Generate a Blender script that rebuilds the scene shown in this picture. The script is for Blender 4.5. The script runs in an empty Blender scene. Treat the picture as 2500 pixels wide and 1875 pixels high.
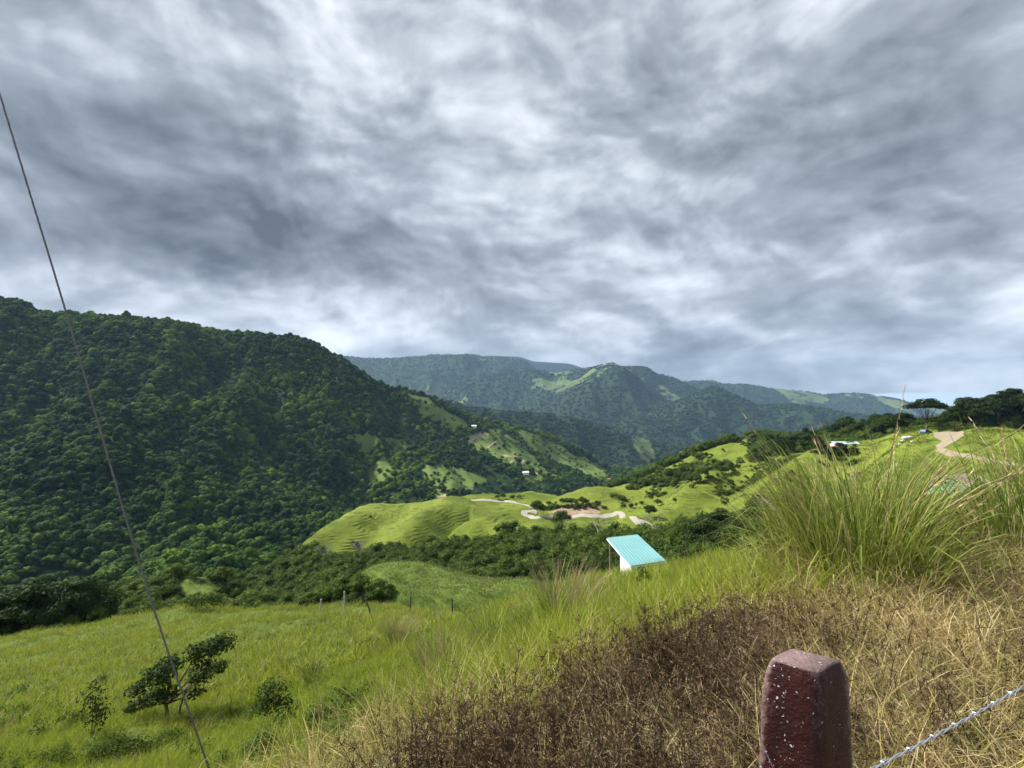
import bpy, math, random
import numpy as np
from mathutils import Vector, Matrix
from mathutils.bvhtree import BVHTree

R = math.radians
SC = bpy.context.scene
COL = SC.collection
F, CX, HY = 1250.0, 1250.0, 985.0        # focal length in photo pixels, centre column, horizon row
EYE = 1.6

# ------------------------------------------------------------------ camera, sky, sun, exposure
cam_d = bpy.data.cameras.new("camera")
cam = bpy.data.objects.new("camera", cam_d)
COL.objects.link(cam)
cam.location = (0, 0, EYE)
cam.rotation_euler = (R(90), 0, 0)
cam_d.sensor_width = 36.0
cam_d.lens = 18.0
cam_d.shift_y = (HY - 937.5) / 2500.0
cam_d.clip_start = 0.05
cam_d.clip_end = 60000.0
SC.camera = cam
SC.view_settings.view_transform = 'Standard'
SC.view_settings.look = 'None'
SC.view_settings.exposure = 1.02
SC.view_settings.gamma = 1.0
SC.cycles.max_bounces = 4
SC.cycles.diffuse_bounces = 3
SC.cycles.glossy_bounces = 1
SC.cycles.transmission_bounces = 2
SC.cycles.volume_bounces = 0
SC.cycles.adaptive_threshold = 0.02

SUN_DIR = Vector((-0.66, 0.24, 0.70)).normalized()     # towards the sun
sun_d = bpy.data.lights.new("sun", 'SUN')
sun_d.energy = 4.6
sun_d.angle = R(7)
sun_d.color = (1.0, 0.95, 0.86)
sun = bpy.data.objects.new("sun", sun_d)
COL.objects.link(sun)
sun.rotation_euler = SUN_DIR.to_track_quat('Z', 'Y').to_euler()


class NT:
    """tiny node-tree helper"""
    def __init__(s, tree):
        s.t = tree; s.N = tree.nodes; s.L = tree.links

    def n(s, typ, inputs=None, **kw):
        nd = s.N.new(typ)
        for k, v in kw.items():
            setattr(nd, k, v)
        for k, v in (inputs or {}).items():
            if hasattr(v, 'node'):
                s.L.new(v, nd.inputs[k])
            else:
                nd.inputs[k].default_value = v
        return nd

    def math(s, op, a, b=0.0, c=0.0, clamp=False):
        return s.n('ShaderNodeMath', {0: a, 1: b, 2: c}, operation=op, use_clamp=clamp).outputs[0]

    def vmath(s, op, a, b=None, scale=None):
        ins = {0: a}
        if b is not None: ins[1] = b
        if scale is not None: ins['Scale'] = scale
        return s.n('ShaderNodeVectorMath', ins, operation=op)

    def noise(s, vec, scale, detail=4.0, rough=0.55, dist=0.0):
        return s.n('ShaderNodeTexNoise', {'Vector': vec, 'Scale': scale, 'Detail': detail, 'Roughness': rough, 'Distortion': dist})

    def ramp(s, fac, stops, interp='LINEAR'):
        r = s.n('ShaderNodeValToRGB', {0: fac})
        r.color_ramp.interpolation = interp
        el = r.color_ramp.elements
        while len(el) < len(stops): el.new(0.5)
        for e, (p, c) in zip(el, stops):
            e.position = p
            e.color = (*c, 1.0) if len(c) == 3 else c
        return r.outputs[0]

    def mix(s, fac, a, b, typ='MIX'):
        m = s.n('ShaderNodeMix', data_type='RGBA', blend_type=typ)
        for idx, v in ((0, fac), (6, a), (7, b)):
            if hasattr(v, 'node'): s.L.new(v, m.inputs[idx])
            else:
                m.inputs[idx].default_value = v if idx == 0 else ((*v, 1.0) if len(v) == 3 else v)
        return m.outputs[2]


def pdir(px, py):
    return Vector(((px - CX) / F, 1.0, (HY - py) / F)).normalized()


def build_world():
    w = bpy.data.worlds.new("World")
    SC.world = w
    w.use_nodes = True
    T = NT(w.node_tree)
    T.N.clear()
    tc = T.n('ShaderNodeTexCoord').outputs['Generated']
    sky = T.n('ShaderNodeTexSky', sky_type='NISHITA', sun_disc=False)
    sky.sun_elevation = math.asin(SUN_DIR.z)
    sky.sun_rotation = math.atan2(SUN_DIR.x, SUN_DIR.y)
    sky.altitude = 1000
    # cloud layer: the view direction cut with a flat deck overhead, so cells shrink towards the horizon
    sep = T.n('ShaderNodeSeparateXYZ', {0: tc})
    zz = T.math('ADD', T.math('MAXIMUM', sep.outputs[2], 0.0), 0.25)
    inv = T.math('DIVIDE', 1.0, zz)
    deck = T.vmath('SCALE', tc, scale=inv).outputs[0]
    deck = T.n('ShaderNodeMapping', {0: deck, 1: (3.1, 1.7, 0.0), 2: (0, 0, R(-24)), 3: (1.0, 0.78, 0.0)}).outputs[0]
    w1 = T.noise(deck, 0.9, 2.0, 0.4)
    off = T.vmath('SUBTRACT', w1.outputs['Color'], (0.5, 0.5, 0.5)).outputs[0]
    deckw = T.vmath('ADD', deck, T.vmath('SCALE', off, scale=0.55).outputs[0]).outputs[0]
    n1 = T.noise(deckw, 1.1, 6.0, 0.46).outputs[0]
    n2 = T.noise(deckw, 2.6, 7.0, 0.48, 0.0).outputs[0]
    # the same at finer grain in plain direction space for the cumulus near the horizon
    dirv = T.n('ShaderNodeMapping', {0: tc, 3: (1.0, 1.0, 1.7)}).outputs[0]
    w2 = T.noise(dirv, 3.5, 2.0, 0.4)
    off2 = T.vmath('SUBTRACT', w2.outputs['Color'], (0.5, 0.5, 0.5)).outputs[0]
    dirw = T.vmath('ADD', dirv, T.vmath('SCALE', off2, scale=0.15).outputs[0]).outputs[0]
    n3 = T.noise(dirw, 5.2, 7.0, 0.46).outputs[0]
    v = T.math('MULTIPLY_ADD', T.math('SUBTRACT', n1, 0.5), 0.74, 0.515)
    v = T.math('MULTIPLY_ADD', T.math('SUBTRACT', n2, 0.5), 0.50, v)
    v = T.math('MULTIPLY_ADD', T.math('SUBTRACT', n3, 0.5), 0.85, v)
    # lit upper edges and darker undersides of the cloud lumps
    for scl, stp, gain, dt in ((3.0, 0.05, 1.5, 4.0), (7.5, 0.02, 1.05, 5.0)):
        up_ = T.vmath('ADD', dirw, (0.01, 0.0, stp)).outputs[0]
        a_ = T.noise(dirw, scl, dt, 0.5).outputs[0]
        b_ = T.noise(up_, scl, dt, 0.5).outputs[0]
        v = T.math('MULTIPLY_ADD', T.math('SUBTRACT', a_, b_), gain, v)
    # broad light and dark banks, each at its own bearing
    wv = T.noise(tc, 3.0, 5.0, 0.6)
    wo = T.vmath('SUBTRACT', wv.outputs['Color'], (0.5, 0.5, 0.5)).outputs[0]
    tw = T.vmath('ADD', tc, T.vmath('SCALE', wo, scale=0.34).outputs[0]).outputs[0]
    banks = [  # px, py, half-width, half-height (photo px), turn, amount
        (300, 260, 760, 300, 22, -0.34), (120, 470, 420, 170, 5, -0.20), (640, 590, 420, 150, -14, -0.22), (900, 560, 620, 170, 8, -0.30),
        (640, 620, 560, 120, 10, -0.30), (800, 150, 170, 340, 28, 0.24), (1300, 280, 420, 280, -40, 0.16), (1000, 60, 500, 160, 0, 0.10), (1700, 250, 300, 120, 20, 0.12),
        (500, 60, 500, 120, 0, -0.10), (350, 690, 700, 110, 4, 0.36), (60, 610, 260, 70, 0, 0.22),
        (800, 780, 460, 80, 4, 0.28), (1900, 330, 500, 150, -25, -0.24), (2250, 230, 420, 200, -20, -0.30),
        (2200, 470, 520, 110, -5, -0.34), (1620, 560, 420, 90, -8, -0.24), (1500, 700, 420, 120, 0, 0.14),
        (1850, 120, 360, 160, 30, 0.16), (2420, 330, 280, 110, 0, 0.10), (2050, 800, 330, 100, 12, -0.16),
        (2330, 800, 330, 90, 25, 0.24), (2000, 925, 520, 60, 0, -0.24), (1150, 800, 420, 90, 0, -0.10),
        (1750, 610, 500, 60, -3, 0.14), (2500, 620, 330, 110, 0, -0.10), (1560, 860, 200, 60, 0, 0.16),
    ]
    for px, py, sx, sy, rot, amt in banks:
        d = pdir(px, py)
        right = Vector((d.y, -d.x, 0)).normalized()
        up = right.cross(d)
        a = R(rot)
        rx = right * math.cos(a) + up * math.sin(a)
        uy = up * math.cos(a) - right * math.sin(a)
        k = ((px - CX) ** 2 + (py - HY) ** 2 + F * F) ** 0.5
        M = Matrix((rx, d, uy)).transposed()
        mp = T.n('ShaderNodeMapping', {0: tw, 1: d, 2: M.to_euler('XYZ'), 3: (sx * 1.9 / k, 0.9, sy * 1.9 / k)}, vector_type='TEXTURE').outputs[0]
        g = T.n('ShaderNodeTexGradient', {0: mp}, gradient_type='QUADRATIC_SPHERE').outputs['Fac']
        v = T.math('MULTIPLY_ADD', g, amt * (0.72 if amt < 0 else 0.8), v)
    v = T.math('MULTIPLY_ADD', T.math('SUBTRACT', v, 0.5), 1.08, 0.50)
    v = T.math('MULTIPLY_ADD', v, 0.9, 0.1)
    cloud = T.ramp(v, [(0.0, (0.053, 0.058, 0.066)), (0.12, (0.090, 0.099, 0.112)), (0.26, (0.128, 0.141, 0.160)), (0.50, (0.215, 0.236, 0.267)),
                       (0.72, (0.36, 0.386, 0.424)), (1.0, (0.56, 0.59, 0.63))])
    # clear strip low on the right, over the sea
    d = pdir(2235, 975)
    right = Vector((d.y, -d.x, 0)).normalized(); up = right.cross(d)
    k = ((2235 - CX) ** 2 + F * F) ** 0.5
    M = Matrix((right, d, up)).transposed()
    mp = T.n('ShaderNodeMapping', {0: tc, 1: d, 2: M.to_euler('XYZ'), 3: (230 / k, 0.9, 19 / k)}, vector_type='TEXTURE').outputs[0]
    g = T.n('ShaderNodeTexGradient', {0: mp}, gradient_type='SPHERICAL').outputs['Fac']
    gap = T.math('MULTIPLY', g, 3.0, clamp=True)
    lowsky = T.mix(gap, cloud, (0.36, 0.46, 0.56))
    clear = T.vmath('SCALE', sky.outputs[0], scale=0.09).outputs[0]
    blue = T.math('MULTIPLY', T.math('SUBTRACT', v, 0.97, clamp=True), 1.2, clamp=True)
    full = T.mix(T.math('ADD', T.math('MULTIPLY', blue, 0.5), 0.04), lowsky, clear)
    bg = T.n('ShaderNodeBackground', {0: full, 1: 1.0})
    out = T.n('ShaderNodeOutputWorld', {0: bg.outputs[0]})
    w.cycles.sampling_method = 'MANUAL'
    w.cycles.sample_map_resolution = 512


build_world()

# ------------------------------------------------------------------ small helpers
rng = np.random.default_rng(7)


def tag(o, label=None, cat=None, group=None, kind=None):
    if label: o['label'] = label
    if cat: o['category'] = cat
    if group: o['group'] = group
    if kind: o['kind'] = kind
    return o


def mesh_np(name, verts, quads=None, tris=None, smooth=False, mats=(), attrs=None, matidx=None):
    me = bpy.data.meshes.new(name)
    verts = np.asarray(verts, dtype=np.float32).reshape(-1, 3)
    loops, starts, tot = [], [], 0
    if quads is not None and len(quads):
        q = np.asarray(quads, dtype=np.int32).reshape(-1, 4)
        loops.append(q.ravel()); starts.append(np.arange(len(q)) * 4 + tot); tot += len(q) * 4
    if tris is not None and len(tris):
        t = np.asarray(tris, dtype=np.int32).reshape(-1, 3)
        loops.append(t.ravel()); starts.append(np.arange(len(t)) * 3 + tot); tot += len(t) * 3
    me.vertices.add(len(verts)); me.vertices.foreach_set('co', verts.ravel())
    if loops:
        loops = np.concatenate(loops); starts = np.concatenate(starts)
        me.loops.add(len(loops)); me.loops.foreach_set('vertex_index', loops)
        me.polygons.add(len(starts)); me.polygons.foreach_set('loop_start', starts.astype(np.int32))
        if smooth: me.polygons.foreach_set('use_smooth', np.ones(len(starts), dtype=bool))
    for m in mats: me.materials.append(m)
    if matidx is not None: me.polygons.foreach_set('material_index', np.asarray(matidx, dtype=np.int32))
    for k, a in (attrs or {}).items():
        at = me.attributes.new(k, 'FLOAT', 'POINT')
        at.data.foreach_set('value', np.asarray(a, dtype=np.float32).ravel())
    me.update(calc_edges=True)
    me.validate()
    return me


def link(name, me, parent=None, loc=None, rz=0.0):
    o = bpy.data.objects.new(name, me)
    COL.objects.link(o)
    if parent: o.parent = parent
    if loc is not None: o.location = loc
    if rz: o.rotation_euler[2] = rz
    return o


def empty(name, loc, rz=0.0):
    o = bpy.data.objects.new(name, None)
    o.empty_display_size = 0.2
    COL.objects.link(o); o.location = loc; o.rotation_euler = (0, 0, rz)
    return o


class MB:
    """mesh builder: boxes, tubes, ribbons in one mesh"""
    def __init__(s): s.v = []; s.f = []

    def add(s, vs, fs):
        b = len(s.v); s.v += [tuple(x) for x in vs]; s.f += [tuple(i + b for i in f) for f in fs]

    def box(s, c, size, rz=0.0, M=None):
        hx, hy, hz = (k / 2 for k in size)
        pts = [Vector((x * hx, y * hy, z * hz)) for z in (-1, 1) for y in (-1, 1) for x in (-1, 1)]
        rot = M or Matrix.Rotation(rz, 3, 'Z')
        s.add([rot @ p + Vector(c) for p in pts], [(0, 2, 3, 1), (4, 5, 7, 6), (0, 1, 5, 4), (2, 6, 7, 3), (0, 4, 6, 2), (1, 3, 7, 5)])

    def tube(s, pts, rad, n=6, cap=True):
        pts = [Vector(p) for p in pts]
        if not hasattr(rad, '__len__'): rad = [rad] * len(pts)
        rings = []
        ref = Vector((0.13, 0.97, 0.2))
        for i, p in enumerate(pts):
            d = (pts[min(i + 1, len(pts) - 1)] - pts[max(i - 1, 0)]).normalized()
            u = d.cross(ref)
            if u.length < 0.05: u = d.cross(Vector((1, 0, 0)))
            u.normalize(); w = d.cross(u)
            rings.append([p + (u * math.cos(2 * math.pi * k / n) + w * math.sin(2 * math.pi * k / n)) * rad[i] for k in range(n)])
        fs = []
        for i in range(len(pts) - 1):
            for k in range(n):
                fs.append((i * n + k, i * n + (k + 1) % n, (i + 1) * n + (k + 1) % n, (i + 1) * n + k))
        if cap:
            fs.append(tuple(range(n - 1, -1, -1))); b = (len(pts) - 1) * n; fs.append(tuple(b + k for k in range(n)))
        s.add([v for r in rings for v in r], fs)

    def build(s, name, mat, parent=None, smooth=False, loc=None, rz=0.0):
        me = bpy.data.meshes.new(name)
        me.from_pydata(s.v, [], s.f)
        me.materials.append(mat)
        if smooth: me.polygons.foreach_set('use_smooth', np.ones(len(me.polygons), dtype=bool))
        me.update()
        return link(name, me, parent, loc, rz)


# value noise, vectorised
def _h(ix, iy, seed):
    n = (ix.astype(np.int64) * 374761393 + iy.astype(np.int64) * 668265263 + seed * 1442695041) & 0x7fffffff
    n = ((n ^ (n >> 13)) * 1274126177) & 0x7fffffff
    n = n ^ (n >> 16)
    return (n & 0xffff) / 65535.0


def vnoise(x, y, seed=0):
    x0 = np.floor(x); y0 = np.floor(y); fx = x - x0; fy = y - y0
    fx = fx * fx * fx * (fx * (fx * 6 - 15) + 10); fy = fy * fy * fy * (fy * (fy * 6 - 15) + 10)
    a = _h(x0, y0, seed); b = _h(x0 + 1, y0, seed); c = _h(x0, y0 + 1, seed); d = _h(x0 + 1, y0 + 1, seed)
    return (a + (b - a) * fx) * (1 - fy) + (c + (d - c) * fx) * fy


def fbm(x, y, octv=4, seed=0, rough=0.5):
    s = 0; a = 1; t = 0
    for i in range(octv):
        s = s + a * vnoise(x * 2 ** i + 17.3 * i, y * 2 ** i - 9.1 * i, seed + i); t += a; a *= rough
    return s / t


def ridged(x, y, octv=3, seed=0):
    s = 0; a = 1; t = 0
    for i in range(octv):
        s = s + a * (1 - np.abs(2 * vnoise(x * 2 ** i + 5.3 * i, y * 2 ** i + 3.7 * i, seed + i) - 1)); t += a; a *= 0.5
    return s / t


def inpoly(px, py, poly):
    inside = np.zeros(px.shape, dtype=bool)
    n = len(poly)
    for i in range(n):
        x1, y1 = poly[i]; x2, y2 = poly[(i + 1) % n]
        if y1 == y2: continue
        c = ((y1 > py) != (y2 > py)) & (px < (x2 - x1) * (py - y1) / (y2 - y1) + x1)
        inside ^= c
    return inside


def Zrel(py, Y): return (HY - py) / F * Y
def P(px, py, Y): return Vector(((px - CX) / F * Y, Y, EYE + Zrel(py, Y)))


# ------------------------------------------------------------------ materials
def newmat(name):
    m = bpy.data.materials.new(name); m.use_nodes = True
    T = NT(m.node_tree); T.N.clear()
    return m, T


def simple(name, col, rough=0.6, metal=0.0, var=0.25, scale=4.0, bump=0.0, spec=0.4):
    m, T = newmat(name)
    tc = T.n('ShaderNodeTexCoord').outputs['Object']
    n = T.noise(tc, scale, 6.0, 0.6).outputs[0]
    c = T.mix(T.math('MULTIPLY', n, 1.0), tuple(k * (1 - var) for k in col), tuple(min(1, k * (1 + var)) for k in col))
    b = T.n('ShaderNodeBsdfPrincipled', {'Base Color': c, 'Roughness': rough, 'Metallic': metal, 'Specular IOR Level': spec})
    if bump:
        bp = T.n('ShaderNodeBump', {'Strength': bump, 'Distance': 0.02, 'Height': T.noise(tc, scale * 6, 5.0).outputs[0]})
        T.L.new(bp.outputs[0], b.inputs['Normal'])
    T.n('ShaderNodeOutputMaterial', {0: b.outputs[0]})
    return m


def leaf_mat(name, dark, mid, light, trans=0.3, rough=0.7, world_scale=0.02, spec=0.1, varn=0.5, patch=1.0):
    m, T = newmat(name)
    info = T.n('ShaderNodeObjectInfo').outputs['Random']
    pos = T.n('ShaderNodeNewGeometry').outputs['Position']
    n1 = T.noise(pos, world_scale, 3.0).outputs[0]
    isl = T.n('ShaderNodeNewGeometry').outputs['Random Per Island']
    n1 = T.math('MULTIPLY_ADD', T.math('SUBTRACT', n1, 0.5), patch, 0.5)
    f = T.math('MULTIPLY_ADD', info, 0.5, T.math('MULTIPLY', n1, 0.5))
    f = T.math('MULTIPLY_ADD', T.math('SUBTRACT', isl, 0.5), varn * 0.4, f)
    c = T.ramp(f, [(0.15, dark), (0.5, mid), (0.9, light)])
    d = T.n('ShaderNodeBsdfPrincipled', {'Base Color': c, 'Roughness': rough, 'Specular IOR Level': spec})
    tr = T.n('ShaderNodeBsdfTranslucent', {0: T.mix(0.5, c, tuple(min(1, k * 1.2) for k in light))})
    mx = T.n('ShaderNodeMixShader', {0: trans, 1: d.outputs[0], 2: tr.outputs[0]})
    T.n('ShaderNodeOutputMaterial', {0: mx.outputs[0]})
    return m


def blade_mat(name, base, mid, tip, trans=0.35, world_scale=0.25, alt=None, altamt=0.0):
    """grass: colour along the blade, drifting over the field"""
    m, T = newmat(name)
    t = T.n('ShaderNodeAttribute', attribute_name='t').outputs['Fac']
    info = T.n('ShaderNodeObjectInfo').outputs['Random']
    pos = T.n('ShaderNodeNewGeometry').outputs['Position']
    isl = T.n('ShaderNodeNewGeometry').outputs['Random Per Island']
    n1 = T.noise(pos, world_scale, 3.0).outputs[0]
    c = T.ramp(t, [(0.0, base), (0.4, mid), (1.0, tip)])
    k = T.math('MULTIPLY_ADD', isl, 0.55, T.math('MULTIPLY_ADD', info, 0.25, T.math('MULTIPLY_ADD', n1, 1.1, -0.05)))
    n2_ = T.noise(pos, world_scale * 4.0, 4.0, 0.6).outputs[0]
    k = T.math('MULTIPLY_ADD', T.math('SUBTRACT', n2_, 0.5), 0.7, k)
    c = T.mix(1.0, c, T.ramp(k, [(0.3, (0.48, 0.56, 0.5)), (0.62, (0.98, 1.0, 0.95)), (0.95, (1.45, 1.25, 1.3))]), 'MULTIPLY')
    if alt:
        c = T.mix(T.math('MULTIPLY', T.math('GREATER_THAN', isl, 1 - altamt), 0.9), c, alt)
    d = T.n('ShaderNodeBsdfPrincipled', {'Base Color': c, 'Roughness': 0.5, 'Specular IOR Level': 0.25})
    tr = T.n('ShaderNodeBsdfTranslucent', {0: c})
    mx = T.n('ShaderNodeMixShader', {0: trans, 1: d.outputs[0], 2: tr.outputs[0]})
    T.n('ShaderNodeOutputMaterial', {0: mx.outputs[0]})
    return m


def terrain_mat(name, forest=((0.012, 0.03, 0.010), (0.03, 0.06, 0.016)), pasture=((0.065, 0.105, 0.018), (0.13, 0.18, 0.036)),
                earth=((0.22, 0.14, 0.09), (0.45, 0.34, 0.24)), fs=0.02, terr=0.0, terr_gap=1.6, bump=1.0, bs=0.1):
    m, T = newmat(name)
    pos = T.n('ShaderNodeNewGeometry').outputs['Position']
    pa = T.n('ShaderNodeAttribute', attribute_name='pasture').outputs['Fac']
    ea = T.n('ShaderNodeAttribute', attribute_name='earth').outputs['Fac']
    nf = T.noise(pos, fs * 2, 8.0, 0.65).outputs[0]
    cf = T.ramp(nf, [(0.3, forest[0]), (0.7, forest[1])])
    np_ = T.noise(pos, fs, 10.0, 0.66).outputs[0]
    cp = T.ramp(np_, [(0.36, pasture[0]), (0.6, pasture[1])])
    nb = T.noise(pos, fs * 3.3, 9.0, 0.7).outputs[0]
    cp = T.mix(T.math('MULTIPLY', T.math('SUBTRACT', nb, 0.56, clamp=True), 6.0, clamp=True), cp, tuple(k * 0.45 for k in pasture[0]))
    h = T.noise(pos, bs, 8.0, 0.62).outputs[0]
    if terr:
        # cattle paths: thin, nearly level lines following the slope
        z = T.n('ShaderNodeSeparateXYZ', {0: pos}).outputs[2]
        wob = T.noise(pos, 0.09, 4.0).outputs[0]
        zz = T.math('MULTIPLY_ADD', wob, 3.0, z)
        wv = T.math('SINE', T.math('MULTIPLY', zz, 2 * math.pi / terr_gap))
        brk = T.noise(pos, 0.16, 5.0, 0.65).outputs[0]
        wv = T.math('MULTIPLY', wv, T.math('MULTIPLY', T.math('SUBTRACT', brk, 0.44, clamp=True), 5.0, clamp=True))
        h = T.math('MULTIPLY_ADD', wv, 0.22 * terr, h)
        cp = T.mix(T.math('MULTIPLY', T.math('GREATER_THAN', wv, 0.45), 0.45 * terr), cp, (0.035, 0.05, 0.014))
    ne = T.noise(pos, 0.25, 8.0, 0.7).outputs[0]
    ce = T.ramp(ne, [(0.32, earth[0]), (0.62, earth[1])])
    edge = T.noise(pos, fs * 5, 6.0, 0.7).outputs[0]
    pm = T.math('MULTIPLY_ADD', T.math('SUBTRACT', T.math('MULTIPLY_ADD', T.math('SUBTRACT', edge, 0.5), 0.9, pa), 0.5), 5.0, 0.5, clamp=True)
    em = T.math('MULTIPLY_ADD', T.math('SUBTRACT', T.math('MULTIPLY_ADD', T.math('SUBTRACT', ne, 0.5), 1.3, ea), 0.5), 6.0, 0.5, clamp=True)
    c = T.mix(em, T.mix(pm, cf, cp), ce)
    bp = T.n('ShaderNodeBump', {'Strength': 1.0, 'Distance': bump / bs * 0.12, 'Height': h})
    b = T.n('ShaderNodeBsdfPrincipled', {'Base Color': c, 'Roughness': 0.9, 'Specular IOR Level': 0.1, 'Normal': bp.outputs[0]})
    T.n('ShaderNodeOutputMaterial', {0: b.outputs[0]})
    return m


# ------------------------------------------------------------------ terrain lofts
LAYERS = {}


def loft(name, rows, px0, px1, ncol, nsub, mat, label, noise=None, pastures=(), earths=(), pfun=None, smooth_px=25, zmode=False):
    """rows run front to back; each row is a list of (px, py, Y) knots; real 3D surface, one vertex per (column, depth)."""
    cols = np.linspace(px0, px1, ncol)
    step = (px1 - px0) / (ncol - 1)
    kw = max(1, int(smooth_px / step))
    ker = np.hanning(2 * kw + 3)[1:-1]; ker /= ker.sum()
    R3 = []
    for row in rows:
        row = sorted(row)
        xs = [r[0] for r in row]
        Yv = np.interp(cols, xs, [r[2] for r in row])
        Vv = np.interp(cols, xs, [r[1] for r in row])
        pad = kw
        Yv = np.convolve(np.pad(Yv, pad, mode='edge'), ker, mode='valid')
        Vv = np.convolve(np.pad(Vv, pad, mode='edge'), ker, mode='valid')
        Z = Vv if zmode else (HY - Vv) / F * Yv
        R3.append((Yv, Z))
    nr = len(rows)
    outY, outZ, outT = [], [], []
    for i in range(nr - 1):
        a = R3[max(i - 1, 0)]; b = R3[i]; c = R3[i + 1]; d = R3[min(i + 2, nr - 1)]
        n = nsub[i] if hasattr(nsub, '__len__') else nsub
        for k in range(n + (1 if i == nr - 2 else 0)):
            t = k / n
            dY = np.maximum(c[0] - b[0], 1e-6)
            # slopes dZ/dY, limited so crests stay crests
            s0 = (c[1] - b[1]) / dY
            sp = (b[1] - a[1]) / np.maximum(b[0] - a[0], 1e-6) if i > 0 else s0
            sn = (d[1] - c[1]) / np.maximum(d[0] - c[0], 1e-6) if i < nr - 2 else s0
            m0 = np.where(sp * s0 > 0, 2 * sp * s0 / (sp + s0 + 1e-12), 0) if i > 0 else s0
            m1 = np.where(sn * s0 > 0, 2 * sn * s0 / (sn + s0 + 1e-12), 0) if i < nr - 2 else s0
            h00 = 2 * t ** 3 - 3 * t ** 2 + 1; h10 = t ** 3 - 2 * t ** 2 + t; h01 = -2 * t ** 3 + 3 * t ** 2; h11 = t ** 3 - t ** 2
            outY.append(b[0] + dY * t)
            outZ.append(h00 * b[1] + h10 * m0 * dY + h01 * c[1] + h11 * m1 * dY)
            outT.append(i + t)
    Y = np.array(outY); Z = np.array(outZ); T_ = np.array(outT)[:, None] * np.ones_like(Y)
    X = (cols[None, :] - CX) / F * Y
    PXg = cols[None, :] * np.ones_like(Y)
    PYg = HY - Z / Y * F
    if noise is not None:
        Z = Z + noise(X, Y, T_, PXg)
    ny, nx = Y.shape
    V = np.stack([X, Y, Z + EYE], -1)
    idx = np.arange(nx * ny).reshape(ny, nx)
    q = np.stack([idx[:-1, :-1], idx[:-1, 1:], idx[1:, 1:], idx[1:, :-1]], -1).reshape(-1, 4)
    wx = PXg + (fbm(X / (Y.mean() * .02), Y / (Y.mean() * .02), 3, 91) - 0.5) * 24
    wy = PYg + (fbm(X / (Y.mean() * .02), Y / (Y.mean() * .02), 3, 57) - 0.5) * 12
    pm = np.zeros_like(Y); em = np.zeros_like(Y)
    for poly in pastures: pm[inpoly(wx, wy, poly)] = 1
    if pfun is not None: pm = np.maximum(pm, pfun(X, Y, T_, PXg, PYg))
    for poly in earths: em[inpoly(wx, wy, poly)] = 1
    me = mesh_np(name, V, quads=q, smooth=True, mats=[mat], attrs={'pasture': pm, 'earth': em})
    o = link(name, me)
    tag(o, label, 'terrain', kind='structure')
    L = dict(o=o, V=V, pm=pm, em=em, T=T_, PX=PXg, PY=PYg, q=q)
    L['bvh'] = BVHTree.FromPolygons([tuple(v) for v in V.reshape(-1, 3).tolist()], q.tolist()) if nx * ny < 200000 else None
    LAYERS[name + '|' + label] = L
    return L


def hit(px, py, layers):
    """first terrain point seen along a bearing"""
    o = Vector((0, 0, EYE)); d = pdir(px, py); best = None
    for L in layers:
        r = L['bvh'].ray_cast(o, d)
        if r[0] is not None and (best is None or r[3] < best[1]): best = (r[0], r[3])
    return best[0] if best else None


def ground_z(x, y, layers):
    best = None
    for L in layers:
        r = L['bvh'].ray_cast(Vector((x, y, 3000)), Vector((0, 0, -1)))
        if r[0] is not None and (best is None or r[0].z > best): best = r[0].z
    return best


def row(*k): return list(k)


# --- foreground slope (heights in metres below the eye)
def zrow(Y, zs, cols=(-1500, 0, 500, 1000, 1250, 1500, 2000, 2500, 4000)):
    return [(c, z, Y) for c, z in zip(cols, zs)]


fg_rows = [
    zrow(0.15, [-1.6] * 9),
    zrow(1.0, [-1.66, -1.63, -1.62, -1.6, -1.6, -1.6, -1.58, -1.56, -1.5]),
    zrow(2.0, [-2.4, -2.1, -1.9, -1.68, -1.63, -1.6, -1.55, -1.5, -1.3]),
    zrow(3.5, [-4.1, -3.4, -3.0, -2.25, -2.0, -1.74, -1.48, -1.32, -0.9]),
    zrow(5.0, [-5.8, -5.0, -4.4, -3.3, -2.85, -2.38, -1.88, -1.46, -0.8]),
    zrow(8.0, [-8.6, -7.4, -6.7, -5.1, -4.3, -3.65, -2.75, -1.95, -0.8]),
    zrow(12.0, [-11.4, -9.8, -9.1, -7.0, -5.75, -5.0, -3.8, -2.55, -1.0]),
    zrow(16.0, [-14, -11.8, -11.0, -8.5, -6.95, -6.15, -4.75, -3.3, -1.5]),
    zrow(23.0, [-17.5, -14.9, -14.1, -11.3, -8.9, -8.15, -6.4, -4.9, -3]),
    zrow(40.0, [-26, -22.6, -20.8, -17.4, -16.8, -17.2, -14.6, -11.0, -7]),
    zrow(60.0, [-34, -29.4, -26.2, -24.4, -25.5, -27.0, -24.0, -20.0, -16]),
    zrow(75.0, [-39, -34.0, -30.2, -30.0, -33, -36.0, -34.0, -30.0, -26]),
    zrow(100.0, [-60, -56.0, -52.0, -50.0, -52, -52.0, -48.0, -44.0, -40]),
]


def n_fg(X, Y, T_, PX):
    a = (fbm(X / 1.3, Y / 1.3, 3, 3) - 0.5) * 0.16 * np.clip(Y / 4, 0.2, 1) + (fbm(X / 3.5, Y / 3.5, 2, 4) - 0.5) * 0.7 * np.clip((Y - 6) / 8, 0, 1) + (fbm(X / 9, Y / 9, 3, 5) - 0.5) * 0.055 * np.clip(Y, 0, 40)
    return a


M_ground = terrain_mat('field_soil', forest=((0.03, 0.045, 0.012), (0.06, 0.08, 0.02)), pasture=((0.05, 0.08, 0.014), (0.09, 0.13, 0.025)),
                       earth=((0.06, 0.045, 0.028), (0.15, 0.115, 0.065)), fs=0.4, bump=0.5, bs=3.0)


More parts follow.
